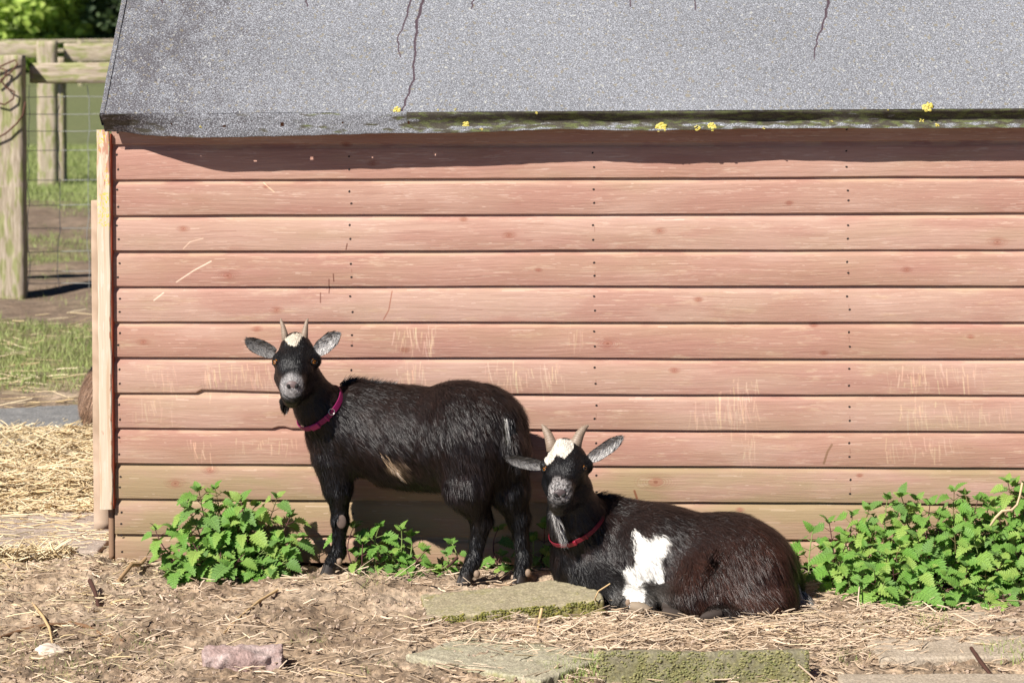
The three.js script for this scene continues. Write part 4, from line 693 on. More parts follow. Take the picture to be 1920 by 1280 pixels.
// ---------------------------------------------------------------- nettles
const leafTex = canvasTex(128, 256, (ctx, w, h) => {
  pixelPaint(ctx, w, h, (x, y) => { const g = fbm(x * 0.06, y * 0.06, 4, 3) * 26 + fbm(x * 0.25, y * 0.25, 9, 2) * 14; return [170 + g, 190 + g, 140 + g * 0.7]; });
  ctx.lineCap = 'round';
  ctx.strokeStyle = 'rgba(205,222,160,0.75)'; ctx.lineWidth = 3; ctx.beginPath(); ctx.moveTo(w / 2, h); ctx.lineTo(w / 2, 0); ctx.stroke();
  for (let i = 0; i < 7; i++) for (const s of [-1, 1]) { const y = h * (0.97 - i * 0.125); ctx.lineWidth = 2; ctx.strokeStyle = 'rgba(200,218,150,0.55)'; ctx.beginPath(); ctx.moveTo(w / 2, y); ctx.quadraticCurveTo(w / 2 + s * w * 0.25, y - 14, w / 2 + s * w * 0.48, y - 42); ctx.stroke(); for (let k = 1; k < 4; k++) { ctx.lineWidth = 1; ctx.strokeStyle = 'rgba(70,100,40,0.5)'; ctx.beginPath(); ctx.moveTo(w / 2 + s * w * 0.12 * k, y - 6 * k); ctx.lineTo(w / 2 + s * w * (0.12 * k + 0.05), y - 6 * k - 22); ctx.stroke(); } }
});
const leafBump = canvasTex(128, 256, (ctx, w, h) => {
  ctx.fillStyle = '#b0b0b0'; ctx.fillRect(0, 0, w, h); ctx.lineCap = 'round';
  ctx.strokeStyle = '#303030'; ctx.lineWidth = 6; ctx.beginPath(); ctx.moveTo(w / 2, h); ctx.lineTo(w / 2, 0); ctx.stroke();
  for (let i = 0; i < 7; i++) for (const s of [-1, 1]) { const y = h * (0.97 - i * 0.125); ctx.lineWidth = 4; ctx.beginPath(); ctx.moveTo(w / 2, y); ctx.quadraticCurveTo(w / 2 + s * w * 0.25, y - 14, w / 2 + s * w * 0.48, y - 42); ctx.stroke(); }
}, false);
// heart shaped toothed blade, unit length along +z, upper side +y
function leafGeo(seed) {
  const r = rng(seed), N = 8, pos = [], uv = [], idx = [], fold = 0.18 + r() * 0.3, droop = 0.25 + r() * 0.4, wide = 0.3 + r() * 0.07;
  const wid = (t) => wide * Math.pow(Math.sin(Math.PI * Math.pow(clamp(t * 0.93 + 0.07), 0.62)), 0.85), put = (s, t, w, back = 0) => { const z = t - back, lift = Math.abs(w) * fold + Math.sin(t * 26 + s) * 0.02 * Math.abs(w) / wide, y = lift - droop * t * t * 0.5 + 0.05 * Math.sin(t * 3); pos.push(w * s, y, z); uv.push(0.5 + w * s / 0.78, t); return pos.length / 3 - 1; };
  const mid = []; for (let i = 0; i <= N; i++) mid.push(put(0, i / N, 0));
  for (const s of [-1, 1]) {
    let prev = mid[0];
    for (let i = 0; i < N; i++) {
      const t0 = i / N, t1 = (i + 1) / N, w0 = wid((t0 + t1) / 2) * 1.14, tip = put(s, Math.min(1, lerp(t0, t1, 0.95)), w0, i === 0 ? 0.12 : 0.015), notch = i === N - 1 ? mid[N] : put(s, t1, wid(t1) * 0.74, 0.0);
      const tri = (a, b, c) => s > 0 ? idx.push(a, b, c) : idx.push(a, c, b);
      tri(mid[i], mid[i + 1], prev === mid[0] ? tip : tip); if (prev !== mid[i]) tri(mid[i], tip, prev); if (notch !== mid[i + 1]) tri(mid[i + 1], notch, tip);
      prev = notch;
    }
  }
  const g = new THREE.BufferGeometry(); g.setAttribute('position', new THREE.Float32BufferAttribute(pos, 3)); g.setAttribute('uv', new THREE.Float32BufferAttribute(uv, 2)); g.setIndex(idx); g.computeVertexNormals(); return g;
}
const leaves = [1, 2, 3, 4, 5, 6, 7].map((k) => leafGeo(k * 13));
const leafMats = [[0.20, 0.34, 0.07], [0.18, 0.31, 0.06], [0.26, 0.38, 0.08], [0.17, 0.28, 0.075], [0.33, 0.42, 0.1], [0.17, 0.32, 0.05]].map(([a, b, c]) => new THREE.MeshPhysicalMaterial({ color: new THREE.Color().setRGB(a * 2.05, b * 1.88, c * 3.1), map: leafTex, bumpMap: leafBump, bumpScale: 0.0035, roughness: 0.62, specularIntensity: 0.6, transmission: 0.22, thickness: 0, side: THREE.DoubleSide }));
const stemMat = std(0x6c5f3a, 0.8), stemRed = std(0x5a3634, 0.8), stemGreen = std(0x7f9250, 0.8);
const leafMean = V(-0.35, 0.62, 0.62).normalize();
// stems: [foot px, foot depth, top px, top py, top depth, leaf size]
function nettle(label, stems, seed, o = {}) {
  const r = rng(seed), plant = thing('nettle_patch', label, 'nettles', [0, 0, 0], 'nettle patches along the wall');
  const clear = o.clear ?? (() => true);
  for (const [fx, fz, tpx, tpy, tz, size] of stems) {
    const x0 = at(fx, 1080, fz).x, a = V(x0, ground(x0, fz) - 0.01, fz), b = at(tpx, tpy, tz), L = a.distanceTo(b), pts = [], n = 7;
    const bend = V((r() - 0.5) * 0.05, 0, (r() - 0.5) * 0.05);
    const pt = (t) => a.clone().lerp(b, t).addScaledVector(bend, Math.sin(t * Math.PI)).add(V(0, 0.1 * L * Math.sin(t * Math.PI) * 0.3, 0));
    for (let i = 0; i <= n; i++) { const p = pt(i / n); pts.push([p.x, p.y, p.z, lerp(0.0028, 0.0012, i / n)]); }
    const nodes = Math.max(3, Math.round(L / (o.gap ?? 0.034))), pet = [], kids = [], turn0 = r() * 3.14;
    for (let k = 0; k < nodes; k++) {
      const t = (k + 0.75) / nodes, p = pt(Math.min(1, t)), up = pt(Math.min(1, t + 0.03)).sub(pt(Math.max(0, t - 0.03))).normalize(), ang = turn0 + (k % 2) * Math.PI / 2 + (r() - 0.5) * 0.5;
      const last = k === nodes - 1, s0 = size * (last ? 0.62 : lerp(0.85, 1, Math.sin(t * 3))) * (0.8 + r() * 0.4), pairs = last ? 2 : 1;
      for (let q = 0; q < pairs; q++) for (const sgn of [0, Math.PI]) {
        const w = ang + sgn + q * Math.PI / 2, out = V(Math.cos(w), 0, Math.sin(w)).addScaledVector(up, last ? 0.9 - 0.3 * q : 0.35 + r() * 0.25).normalize();
        const sz = s0 * (q ? 0.7 : 1) * (0.7 + r() * 0.6), pl = sz * (last ? 0.12 : 0.45), e = p.clone().addScaledVector(out, pl);
        const dir = out.clone().add(V(0, last ? 0.15 : -0.55 - r() * 0.35, 0)).normalize();
        let nrm = leafMean.clone().multiplyScalar(1.0).add(V((r() - 0.5) * 0.8, 0.55 + (r() - 0.5) * 0.4, (r() - 0.5) * 0.8)); nrm.addScaledVector(dir, -nrm.dot(dir)).normalize();
        if (!clear(e.clone().addScaledVector(dir, sz * 0.6))) continue;
        const wallZ = e.x * 0.082 + 0.02; if (e.z < wallZ) continue; if (e.z + dir.z * sz < wallZ) { dir.z = Math.abs(dir.z); nrm.addScaledVector(dir, -nrm.dot(dir)).normalize(); }
        pet.push(tube([[p.x, p.y, p.z, 0.0011], [e.x, e.y, e.z, 0.0008]], 4, false));
        const X = V(0, 0, 0).crossVectors(nrm, dir), m = new THREE.Matrix4().makeBasis(X, nrm, dir).scale(V(sz, sz, sz)); m.setPosition(e);
        kids.push([leaves[Math.floor(r() * 7)], leafMats[Math.floor(Math.pow(r(), 1.2) * 6)], m]);
      }
    }
    if (!kids.length) continue;
    part('stem', mergeGeometries([tube(pts, 5), ...pet]), r() < 0.4 ? stemRed : r() < 0.6 ? stemGreen : stemMat, plant);
    for (const [g, mat, m] of kids) { const l = part('leaf', g, mat, plant); m.decompose(l.position, l.quaternion, l.scale); }
  }
  const nl = plant.children.filter((c) => c.name === 'leaf').length; if (nl > 300) console.log(label, nl);
  return plant;
}
{
  const R = rng(900), S = [];
  // left clump: outline of stem tips as in the photograph
  for (const [px, py] of [[372, 912], [402, 908], [520, 925], [545, 960], [480, 940], [440, 945], [350, 945], [325, 985], [290, 985], [300, 1030], [560, 1000], [530, 1010], [430, 980], [470, 985], [390, 960], [360, 1010], [415, 1020], [500, 1020], [460, 1030], [330, 1040], [540, 1040], [385, 1040], [430, 1055], [490, 1052], [355, 1060], [515, 1060], [450, 930], [410, 950], [310, 1060]]) S.push([lerp(px, 425, 0.45) + (R() - 0.5) * 20, 0.03 + R() * 0.08 + smooth(960, 1060, py) * 0.09, px, py + 6, 0.03 + R() * 0.06 + smooth(940, 1060, py) * 0.13, 0.046 + R() * 0.012]);
  nettle('upper stems of the bushy nettle clump beside the shed corner', S.filter((s) => s[3] < 1005), 21, { gap: 0.0225 });
  nettle('lower front stems of the bushy nettle clump beside the shed corner', S.filter((s) => s[3] >= 1005), 27, { gap: 0.021 });
  nettle('sparse low nettle with open stems beneath the belly of the standing goat', [[745, 0.14, 752, 990, 0.13, 0.048], [720, 0.13, 690, 1005, 0.12, 0.05], [765, 0.15, 800, 1030, 0.14, 0.045], [690, 0.13, 672, 1040, 0.14, 0.046], [735, 0.15, 720, 1035, 0.17, 0.045], [800, 0.17, 818, 1062, 0.19, 0.034], [838, 0.2, 850, 1058, 0.2, 0.036], [850, 0.1, 845, 1015, 0.09, 0.044], [668, 0.1, 665, 985, 0.05, 0.05], [770, 0.2, 775, 1068, 0.22, 0.03], [705, 0.12, 712, 985, 0.1, 0.05], [760, 0.11, 770, 1000, 0.1, 0.048], [680, 0.14, 680, 1015, 0.16, 0.048], [785, 0.12, 790, 1045, 0.13, 0.044], [830, 0.14, 835, 1035, 0.14, 0.04], [725, 0.18, 735, 1062, 0.2, 0.036]], 22, { gap: 0.033, clear: (p) => !(p.x > at(600, 0, 0.15).x && p.x < at(652, 0, 0.15).x && p.z > 0.08) });
  nettle('shaded nettle leaves in the gap between the two goats', [[940, 0.05, 935, 990, 0.03, 0.05], [1010, 0.08, 1020, 985, 0.05, 0.055], [1000, 0.08, 1000, 1010, 0.08, 0.05], [930, 0.1, 940, 1040, 0.1, 0.045], [1025, 0.1, 1030, 1030, 0.1, 0.05], [950, 0.12, 948, 1062, 0.14, 0.035]], 23, { gap: 0.04, clear: (p) => p.z < 0.15 && p.y < at(0, 950, 0.1).y });
  // the large patch: tall back rows, then low front rows
  const back = [], front = [];
  for (const [px, py] of [[1525, 985], [1555, 970], [1600, 955], [1630, 945], [1665, 925], [1690, 920], [1720, 925], [1745, 935], [1790, 910], [1810, 915], [1835, 925], [1855, 930], [1890, 893], [1905, 900], [1925, 905], [1945, 890], [1965, 900], [1640, 985], [1700, 970], [1760, 960], [1815, 955], [1870, 950], [1910, 945], [1580, 1000]]) back.push([px + (R() - 0.5) * 30, 0.2 + R() * 0.12, px, py + 8, 0.19 + R() * 0.1, 0.045 + R() * 0.012]);
  for (const [px, py] of [[1560, 1020], [1590, 1010], [1625, 1020], [1660, 1000], [1690, 1015], [1720, 1000], [1755, 1010], [1790, 995], [1825, 1005], [1860, 990], [1890, 1005], [1920, 990], [1600, 1060], [1640, 1065], [1675, 1055], [1710, 1065], [1745, 1060], [1780, 1070], [1815, 1055], [1850, 1065], [1885, 1050], [1920, 1060], [1940, 1030], [1650, 1105], [1690, 1115], [1735, 1112], [1775, 1115], [1830, 1112], [1880, 1108], [1915, 1105], [1620, 1090], [1660, 1085], [1705, 1092], [1755, 1090], [1800, 1095], [1855, 1090], [1900, 1082], [1935, 1085], [1580, 1045], [1620, 1040], [1665, 1035], [1735, 1035], [1770, 1042], [1810, 1030], [1870, 1035], [1905, 1030], [1700, 1130], [1750, 1132], [1800, 1130], [1850, 1130]]) front.push([px + (R() - 0.5) * 30, 0.3 + smooth(1000, 1110, py) * 0.2 + R() * 0.06, px, py + 4, 0.34 + smooth(990, 1110, py) * 0.2 + R() * 0.05, 0.047 + R() * 0.013]);
  nettle('tall nettles of the big patch on the side of the resting goat', back.filter((b) => b[2] < 1755), 24, { gap: 0.026 });
  nettle('tallest nettles of the big patch around the pale dry stalk', back.filter((b) => b[2] >= 1755), 28, { gap: 0.026 });
  nettle('middle row of low nettles in front of the tall ones in the big patch', front.filter((b) => b[3] < 1040), 25, { gap: 0.025 });
  nettle('lowest nettles of the big patch spreading over the sandy slab', front.filter((b) => b[3] >= 1040), 29, { gap: 0.0255 });
  nettle('single nettle shoot behind the rump of the resting goat', [[1502, 0.25, 1494, 1045, 0.24, 0.045], [1500, 0.24, 1488, 1070, 0.22, 0.04]], 26);
}
// ---------------------------------------------------------------- slabs, stones, straw
const onGround = (px, py) => { let z = 0.3; for (let i = 0; i < 60; i++) { const v = (px - 960) * ROLL + (py - PY), x = at(px, py, z).x, g = ground(x, z); z = lerp(z, D - F * (H - g) / v, 0.5); } return V(at(px, py, z).x, ground(at(px, py, z).x, z), z); };
const mossy = (pal, moss, amount, seed, mossSide = 0.6) => (x, y, z, nx, ny, nz) => { const a = fbm(x * 9 + seed, y * 9, z * 9, 4), b = fbm(x * 70, y * 70 + seed, z * 70, 3), c = mix3(pal[0], pal[1], smooth(-0.4, 0.4, a + 0.5 * b)); return mix3(c, mix3(moss[0], moss[1], smooth(-0.3, 0.4, b)), clamp(amount + a * 0.8 + b * 0.7 + (ny < 0.5 ? mossSide : 0))); };
function slab(name, label, cx, cy, cz, w, h, d, yaw, tilt, pal, moss, amount, seed, mossSide, category = 'slab', wear = 0.003) {
  const g = roughBox(w, h, d, 0.0075, wear, 0.006, seed, 26); setColors(g, mossy(pal, moss, amount, seed, mossSide));
  const t = canvasTexGrit; const m = single(name, g, new THREE.MeshStandardMaterial({ vertexColors: true, map: t, roughness: 0.95, bumpMap: t, bumpScale: 0.003 }), label, category);
  m.position.set(cx, cy, cz); m.rotation.set(tilt[0], yaw, tilt[1]); return m;
}
const canvasTexGrit = canvasTex(512, 512, (ctx, w, h) => pixelPaint(ctx, w, h, (x, y) => { const v = 205 + fbm(x * 0.08, y * 0.08, 2, 3) * 50 + noise3(x * 0.6, y * 0.6, 5) * 28; return [v, v, v]; })); canvasTexGrit.repeat.set(2.2, 2.2);
const stone = [[0.52, 0.44, 0.28], [0.66, 0.57, 0.40]], moss1 = [[0.24, 0.22, 0.05], [0.38, 0.33, 0.09]], sand = [[0.62, 0.51, 0.38], [0.74, 0.62, 0.48]];
{
  const a = at(955, 1112, 0.53);
  slab('paving_slab', 'thick moss edged stone slab lying in front of the resting goat', -0.015, -0.004, 0.53, 0.48, 0.06, 0.27, 0.09, [0.03, 0.075], stone, moss1, 0.12, 3, 0.5, 'slab', 0.0055);
  const b = onGround(950, 1232);
  slab('paving_slab', 'flat greenish stone slab sunk in the soil at the bottom middle', b.x - 0.0, b.y - 0.0205, b.z + 0.02, 0.42, 0.06, 0.30, -0.62, [0.0, -0.02], [[0.58, 0.52, 0.37], [0.68, 0.62, 0.48]], [[0.4, 0.38, 0.17], [0.48, 0.45, 0.22]], 0.12, 9, 0.3, 'slab', 0.006);
  const c = onGround(1322, 1285);
  slab('kerb_stone', 'long moss covered kerb stone along the bottom edge below the straw', c.x, c.y + 0.008, c.z - 0.03, 0.51, 0.13, 0.05, -0.015, [-0.12, 0], [[0.36, 0.32, 0.21], [0.46, 0.41, 0.29]], [[0.2, 0.2, 0.06], [0.32, 0.29, 0.11]], 0.3, 15, 0.2, 'kerb stone', 0.006);
  const d = onGround(1810, 1222);
  slab('paving_slab', 'pale sandy slab in front of the big nettle patch', d.x + 0.12, d.y - 0.008, d.z, 0.72, 0.05, 0.23, 0.04, [0, 0], sand, [[0.3, 0.22, 0.15], [0.36, 0.27, 0.18]], -0.12, 21, 0.1);
  const e = onGround(1800, 1290);
  slab('paving_slab', 'sandy slab cut off by the bottom edge at the corner under the big nettle patch', e.x + 0.06, e.y - 0.009, e.z + 0.06, 0.70, 0.05, 0.3, -0.03, [0, 0], sand, [[0.3, 0.22, 0.15], [0.36, 0.27, 0.18]], -0.05, 27, 0.1);
  const f = onGround(1800, 1166);
  slab('paving_slab', 'narrow strip of sandy slab right under the leaves of the big nettle patch', f.x + 0.1, f.y - 0.012, f.z - 0.02, 0.8, 0.05, 0.1, 0.02, [0, 0], sand, [[0.3, 0.24, 0.15], [0.36, 0.29, 0.18]], -0.08, 33, 0.1);
  const q = onGround(456, 1248);
  slab('brick_fragment', 'broken pink brick lying in the soil', q.x, q.y + 0.014, q.z, 0.205, 0.055, 0.09, 0.08, [0.12, -0.02], [[0.58, 0.40, 0.36], [0.72, 0.55, 0.51]], [[0.6, 0.48, 0.42], [0.68, 0.56, 0.5]], -0.1, 41, 0.0, 'brick', 0.011);
  const s = onGround(98, 1228), sg = new THREE.IcosahedronGeometry(0.04, 4); { const p = sg.attributes.position; for (let i = 0; i < p.count; i++) { const v = V(p.getX(i), p.getY(i), p.getZ(i)), k = 1 + 0.35 * fbm(v.x * 30, v.y * 30, v.z * 30, 3); p.setXYZ(i, v.x * k * 1.0, v.y * k * 0.5 - v.x * 0.2, v.z * k * 0.7); } sg.computeVertexNormals(); setColors(sg, mossy([[0.55, 0.45, 0.36], [0.7, 0.6, 0.5]], [[0.3, 0.22, 0.16], [0.36, 0.28, 0.2]], -0.2, 4, 0)); }
  const st = single('flint_stone', sg, vcol(0.8), 'small pale flint stone in the soil near the corner of the picture', 'stone'); st.position.set(s.x, s.y + 0.008, s.z);
  // concrete hard standing beside the shed
  slab('concrete_slab', 'pale concrete slab beside the shed corner in front of the straw heap', -2.02, -0.016, -0.53, 1.55, 0.075, 0.66, -0.03, [0, 0], [[0.62, 0.5, 0.41], [0.72, 0.6, 0.5]], [[0.42, 0.32, 0.24], [0.5, 0.39, 0.3]], -0.15, 51, 0.25);
  // slate grey board lying behind the straw, and a second one under it
  const g1 = at(80, 785, -2.95); slab('grey_board', 'slate grey sheet lying flat beyond the straw heap', -1.93, 0.045, -2.66, 0.95, 0.02, 0.62, 0.3, [0, 0], [[0.31, 0.305, 0.3], [0.4, 0.39, 0.38]], [[0.3, 0.27, 0.22], [0.32, 0.28, 0.23]], -0.25, 61, 0, 'board');
  slab('grey_board', 'grey sheet mostly buried under the straw heap', -2.0, 0.05, -1.95, 0.7, 0.02, 0.3, 0.1, [0, 0], [[0.26, 0.25, 0.25], [0.32, 0.31, 0.31]], [[0.36, 0.32, 0.26], [0.4, 0.36, 0.3]], -0.2, 67, 0, 'board');
}
// cushions of moss on the edges of the slabs
function mossOn(host, n, seed, pick, pal) {
  const r = rng(seed), p = host.geometry.attributes.position, nn = host.geometry.attributes.normal, ok = []; for (let i = 0; i < p.count; i++) if (pick(p.getX(i), p.getY(i), p.getZ(i), nn.getX(i), nn.getY(i), nn.getZ(i))) ok.push(i);
  const gs = []; for (let k = 0; k < n; k++) { const i = ok[Math.floor(r() * ok.length)], s = 0.0011 + r() * r() * 0.0026, g = new THREE.IcosahedronGeometry(s, 1), c = mix3(pal[0], pal[1], r()); g.scale(1.3, 0.9, 1); g.translate(p.getX(i) + (r() - 0.5) * 0.006, p.getY(i) + (r() - 0.5) * 0.006, p.getZ(i) + (r() - 0.5) * 0.004); gs.push(setColors(g, () => c)); }
  const m = part('moss', mergeGeometries(gs), vcol(0.95), host); m.userData.kind = 'stuff'; return m;
}
{
  const slabs = scene.children.filter((c) => c.name.startsWith('paving_slab')), kerb = scene.children.find((c) => c.name === 'kerb_stone'), mp = [[0.1, 0.11, 0.025], [0.27, 0.24, 0.055]];
  mossOn(slabs[0], 3200, 1, (x, y, z, a, b, c) => c > 0.4 && noise3(x * 25, y * 25, 3) > -0.35, mp);
  mossOn(kerb, 3200, 4, (x, y, z, a, b, c) => c > 0.3 && noise3(x * 22, y * 22, 9) > -0.25, [[0.16, 0.17, 0.06], [0.32, 0.29, 0.13]]);
}
// straw: short bent stalks, nobody could count them
function strawGeo(seed, seg = 3) { const r = rng(seed), pts = []; let y = 0, z = 0, a = 0, b = 0; for (let i = 0; i <= seg; i++) { pts.push([i / seg - 0.5, y, z, 0.5 * (i === seg ? 0.7 : 1)]); a += (r() - 0.5) * 0.14; b += (r() - 0.5) * 0.16; y += a / seg; z += b / seg; } const g = tube(pts.map(([x, yy, zz, w]) => [x, yy, zz, w * 0.02]), 4, true); return g; }
const straws = [1, 2, 3, 4, 5].map((k) => strawGeo(k * 7)), strawMat = std(0xffffff, 0.7);
function scatter(name, label, category, geos, mat, items) {   // items: [x,y,z, lenX, thick, yaw, pitch, roll, color]
  const per = geos.map(() => []); items.forEach((it, i) => per[i % geos.length].push(it));
  const root = new THREE.Group(); root.name = numbered(name); root.userData = { kind: 'stuff', label, category }; scene.add(root);
  per.forEach((list, k) => { if (!list.length) return; const im = new THREE.InstancedMesh(geos[k], mat, list.length), m = new THREE.Matrix4(), q = new THREE.Quaternion(), e = new THREE.Euler(), c = new THREE.Color(); im.name = name + '_pieces'; im.userData.kind = 'stuff'; prep(im);
    list.forEach((it, i) => { e.set(it[7], it[5], it[6], 'YZX'); q.setFromEuler(e); m.compose(V(it[0], it[1], it[2]), q, V(it[3], it[4], it[4])); im.setMatrixAt(i, m); c.setRGB(...it[8]); im.setColorAt(i, c); }); root.add(im); });
  return root;
}
const strawTone = (r, gold) => { const t = r(), u = r(); const c = gold ? mix3([0.62, 0.46, 0.24], [0.82, 0.70, 0.48], t) : mix3([0.5, 0.36, 0.23], [0.78, 0.62, 0.46], t); const k = u < 0.12 ? 0.45 : 0.8 + 0.3 * r(); return [c[0] * k, c[1] * k, c[2] * k]; };
{
  const r = rng(500), items = [];
  const dens = (x, z) => { // how thickly the litter lies: deepest in front of the resting goat
    let d = 0.09 + 0.2 * fbm(x * 3, 3, z * 3, 2);
    d += 0.6 * Math.exp(-(((x - 0.55) / 0.55) ** 4) - (((z - 0.84) / 0.17) ** 2)) + 0.5 * Math.exp(-(((x - 0.1) / 0.3) ** 2) - (((z - 0.78) / 0.1) ** 2)) + 0.45 * Math.exp(-(((x - 1.0) / 0.25) ** 2) - (((z - 0.72) / 0.25) ** 2));
    d += 0.35 * smooth(-0.8, -1.3, x) * smooth(0.5, 0.1, z) + 0.08 * smooth(-0.5, -1.3, x);
    return d;
  };
  for (let i = 0; i < 42000 && items.length < 9500; i++) {
    const x = -1.75 + r() * 3.5, z = 0.04 + r() * 1.5; if (r() > dens(x, z)) continue; if (z < x * 0.082 + 0.03 && x > -1.2) continue;
    if (x > 0.98 && z > 0.95 && r() > 0.25) continue;
    if (x > -0.22 && x < 0.21 && z > 0.41 && z < 0.65 && r() > 0.06) continue;
    if (x < -0.85 && x > -1.4 && z < 0.3 && r() < 0.6) continue;
    const lone = r(), L = lone < 0.8 ? 0.01 + r() * 0.028 : 0.035 + r() * r() * 0.09, th = 0.07 + r() * r() * 0.26, pitch = (r() - 0.5) * (r() < 0.12 ? 1.3 : 0.4);
    items.push([x, ground(x, z) + 0.004 + r() * 0.008 + Math.abs(Math.sin(pitch)) * L * 0.4, z, x > -0.2 && r() < 0.3 ? L * 2.1 : L, th * 1.0, (r() - 0.5) * 1.3 + (r() < 0.25 ? r() * 3 : 0), pitch, r() * 6, strawTone(r, x < -1.0 && r() < 0.6)]);
  }
  // long stalks
  for (let i = 0; i < 200; i++) { const x = -1.6 + r() * 3.2, z = 0.35 + r() * 1.05; if (r() > 0.25 + dens(x, z)) continue; if (x > -0.25 && x < 0.24 && z > 0.38 && z < 0.67) continue; const L = 0.08 + r() * 0.12; items.push([x, ground(x, z) + 0.012, z, L, 0.1 + r() * 0.1, (r() - 0.5) * 2.2, (r() - 0.5) * 0.35, r() * 6, strawTone(r, r() < 0.3)]); }
  scatter('straw_litter', 'dry straw and chaff strewn over the soil in front of the wall', 'straw', straws, strawMat, items);
}
{ // golden heap beside the shed
  const r = rng(510), items = [];
  const top = (x, z) => 0.03 + 0.075 * smooth(-0.85, -1.2, z) * smooth(-2.6, -2.0, z) * (0.7 + 0.5 * noise3(x * 3, 1, z * 3));
  for (let i = 0; i < 13000; i++) { const x = -2.4 + r() * 1.35, z = -2.75 + r() * 1.95; if (r() > 1.1 * smooth(-2.85, -2.2, z)) continue; const L = 0.04 + r() * 0.12; items.push([x, top(x, z) * (0.2 + 0.85 * Math.sqrt(r())) + 0.004, z, L, 0.12 + r() * 0.15, (r() - 0.5) * 2.6, (r() - 0.5) * 0.8, r() * 6, strawTone(r, true)]); }
  scatter('straw_heap', 'heap of loose golden straw beside the shed', 'straw', straws, strawMat, items);
  const far = [];
  for (let i = 0; i < 1100; i++) { const x = -3.6 + r() * 2.2, z = -7 + r() * 4.6; if (r() > 0.35 + 0.65 * smooth(-5.2, -3.2, z)) continue; const L = 0.04 + r() * 0.16; far.push([x, ground(x, z) + 0.008, z, L, 0.15 + r() * 0.15, (r() - 0.5) * 2, (r() - 0.5) * 0.3, r() * 6, strawTone(r, true)]); }
  scatter('scattered_straw', 'thin scatter of straw on the soil beyond the grey sheet', 'straw', straws, strawMat, far);
  const con = [];
  for (let i = 0; i < 420; i++) { const x = -1.85 + r() * 0.75, z = -0.85 + r() * 0.85; const L = 0.02 + r() * 0.1, cs = z < -0.2 && x < -1.22; con.push([x, (cs ? 0.025 : ground(x, z) + 0.003), z, L, 0.1 + r() * 0.1, (r() - 0.5) * 1.6, (r() - 0.5) * 0.2, r() * 6, strawTone(r, true)]); }
  for (let i = 0; i < 900; i++) { const x = -1.75 + r() * 0.42, z = -0.2 + r() * 0.16; const L = 0.03 + r() * 0.09; con.push([x, ground(x, z) + 0.005 + r() * 0.05, z, L, 0.12 + r() * 0.14, (r() - 0.5) * 2.6, (r() - 0.5) * 1.2, r() * 6, strawTone(r, true)]); }
  scatter('straw_wisps', 'wisps of straw on and along the concrete slab', 'straw', straws, strawMat, con);
}
{ // clods and grit
  const r = rng(520), gs = [1, 2, 3].map((k) => { const g = new THREE.IcosahedronGeometry(1, 1), p = g.attributes.position; for (let i = 0; i < p.count; i++) { const v = V(p.getX(i), p.getY(i), p.getZ(i)), s = 0.8 + 0.45 * noise3(v.x * 1.3 + k * 9, v.y * 1.3, v.z * 1.3); p.setXYZ(i, v.x * s, v.y * s * 0.7, v.z * s); } g.computeVertexNormals(); return g; }), items = [];
  for (let i = 0; i < 24000; i++) { const x = -1.75 + r() * 3.5, z = -0.15 + r() * 1.7; if (z < x * 0.082 + 0.02 && x > -1.2) continue; const cl = fbm(x * 4, 8, z * 4, 2); if (r() > 0.45 + cl) continue; const s = 0.0012 + Math.pow(r(), 5) * 0.008, t = r(); items.push([x, ground(x, z) + s * 0.3, z, s, s, r() * 6, r() * 6, r() * 6, mix3([0.26, 0.185, 0.13], [0.56, 0.43, 0.33], t)]); }
  scatter('soil_crumbs', 'crumbs and small clods of dry soil', 'soil', gs, std(0xffffff, 0.96), items);
}
// grass and weed seedlings in the soil
function bladeGeo(seed) { const r = rng(seed), pts = []; for (let i = 0; i <= 3; i++) { const t = i / 3; pts.push([[-(1 - t) * 0.05 - 0.004, t, t * t * 0.35], [(1 - t) * 0.05 + 0.004, t, t * t * 0.35 + 0.01]]); } return gridGeo(pts); }
const blades = [bladeGeo(1)], bladeMat = new THREE.MeshPhysicalMaterial({ roughness: 0.7, transmission: 0.25, thickness: 0, side: THREE.DoubleSide });
function grassStuff(name, label, list, seed) {
  const r = rng(seed), im = new THREE.InstancedMesh(blades[0], bladeMat, list.length), m = new THREE.Matrix4(), q = new THREE.Quaternion(), e = new THREE.Euler(), c = new THREE.Color(); im.name = numbered(name); im.userData = { kind: 'stuff', label, category: 'grass' }; prep(im);
  list.forEach(([x, z, h], i) => { e.set((r() - 0.5) * 1.1, r() * 6.28, (r() - 0.5) * 1.1, 'YXZ'); q.setFromEuler(e); m.compose(V(x, ground(x, z) - 0.002, z), q, V(h * (0.7 + r() * 0.6), h * (0.6 + r() * 0.6), h)); im.setMatrixAt(i, m); const t = r(); c.setRGB(...mix3([0.22, 0.3, 0.07], [0.42, 0.46, 0.17], t)); im.setColorAt(i, c); });
  scene.add(im);
}
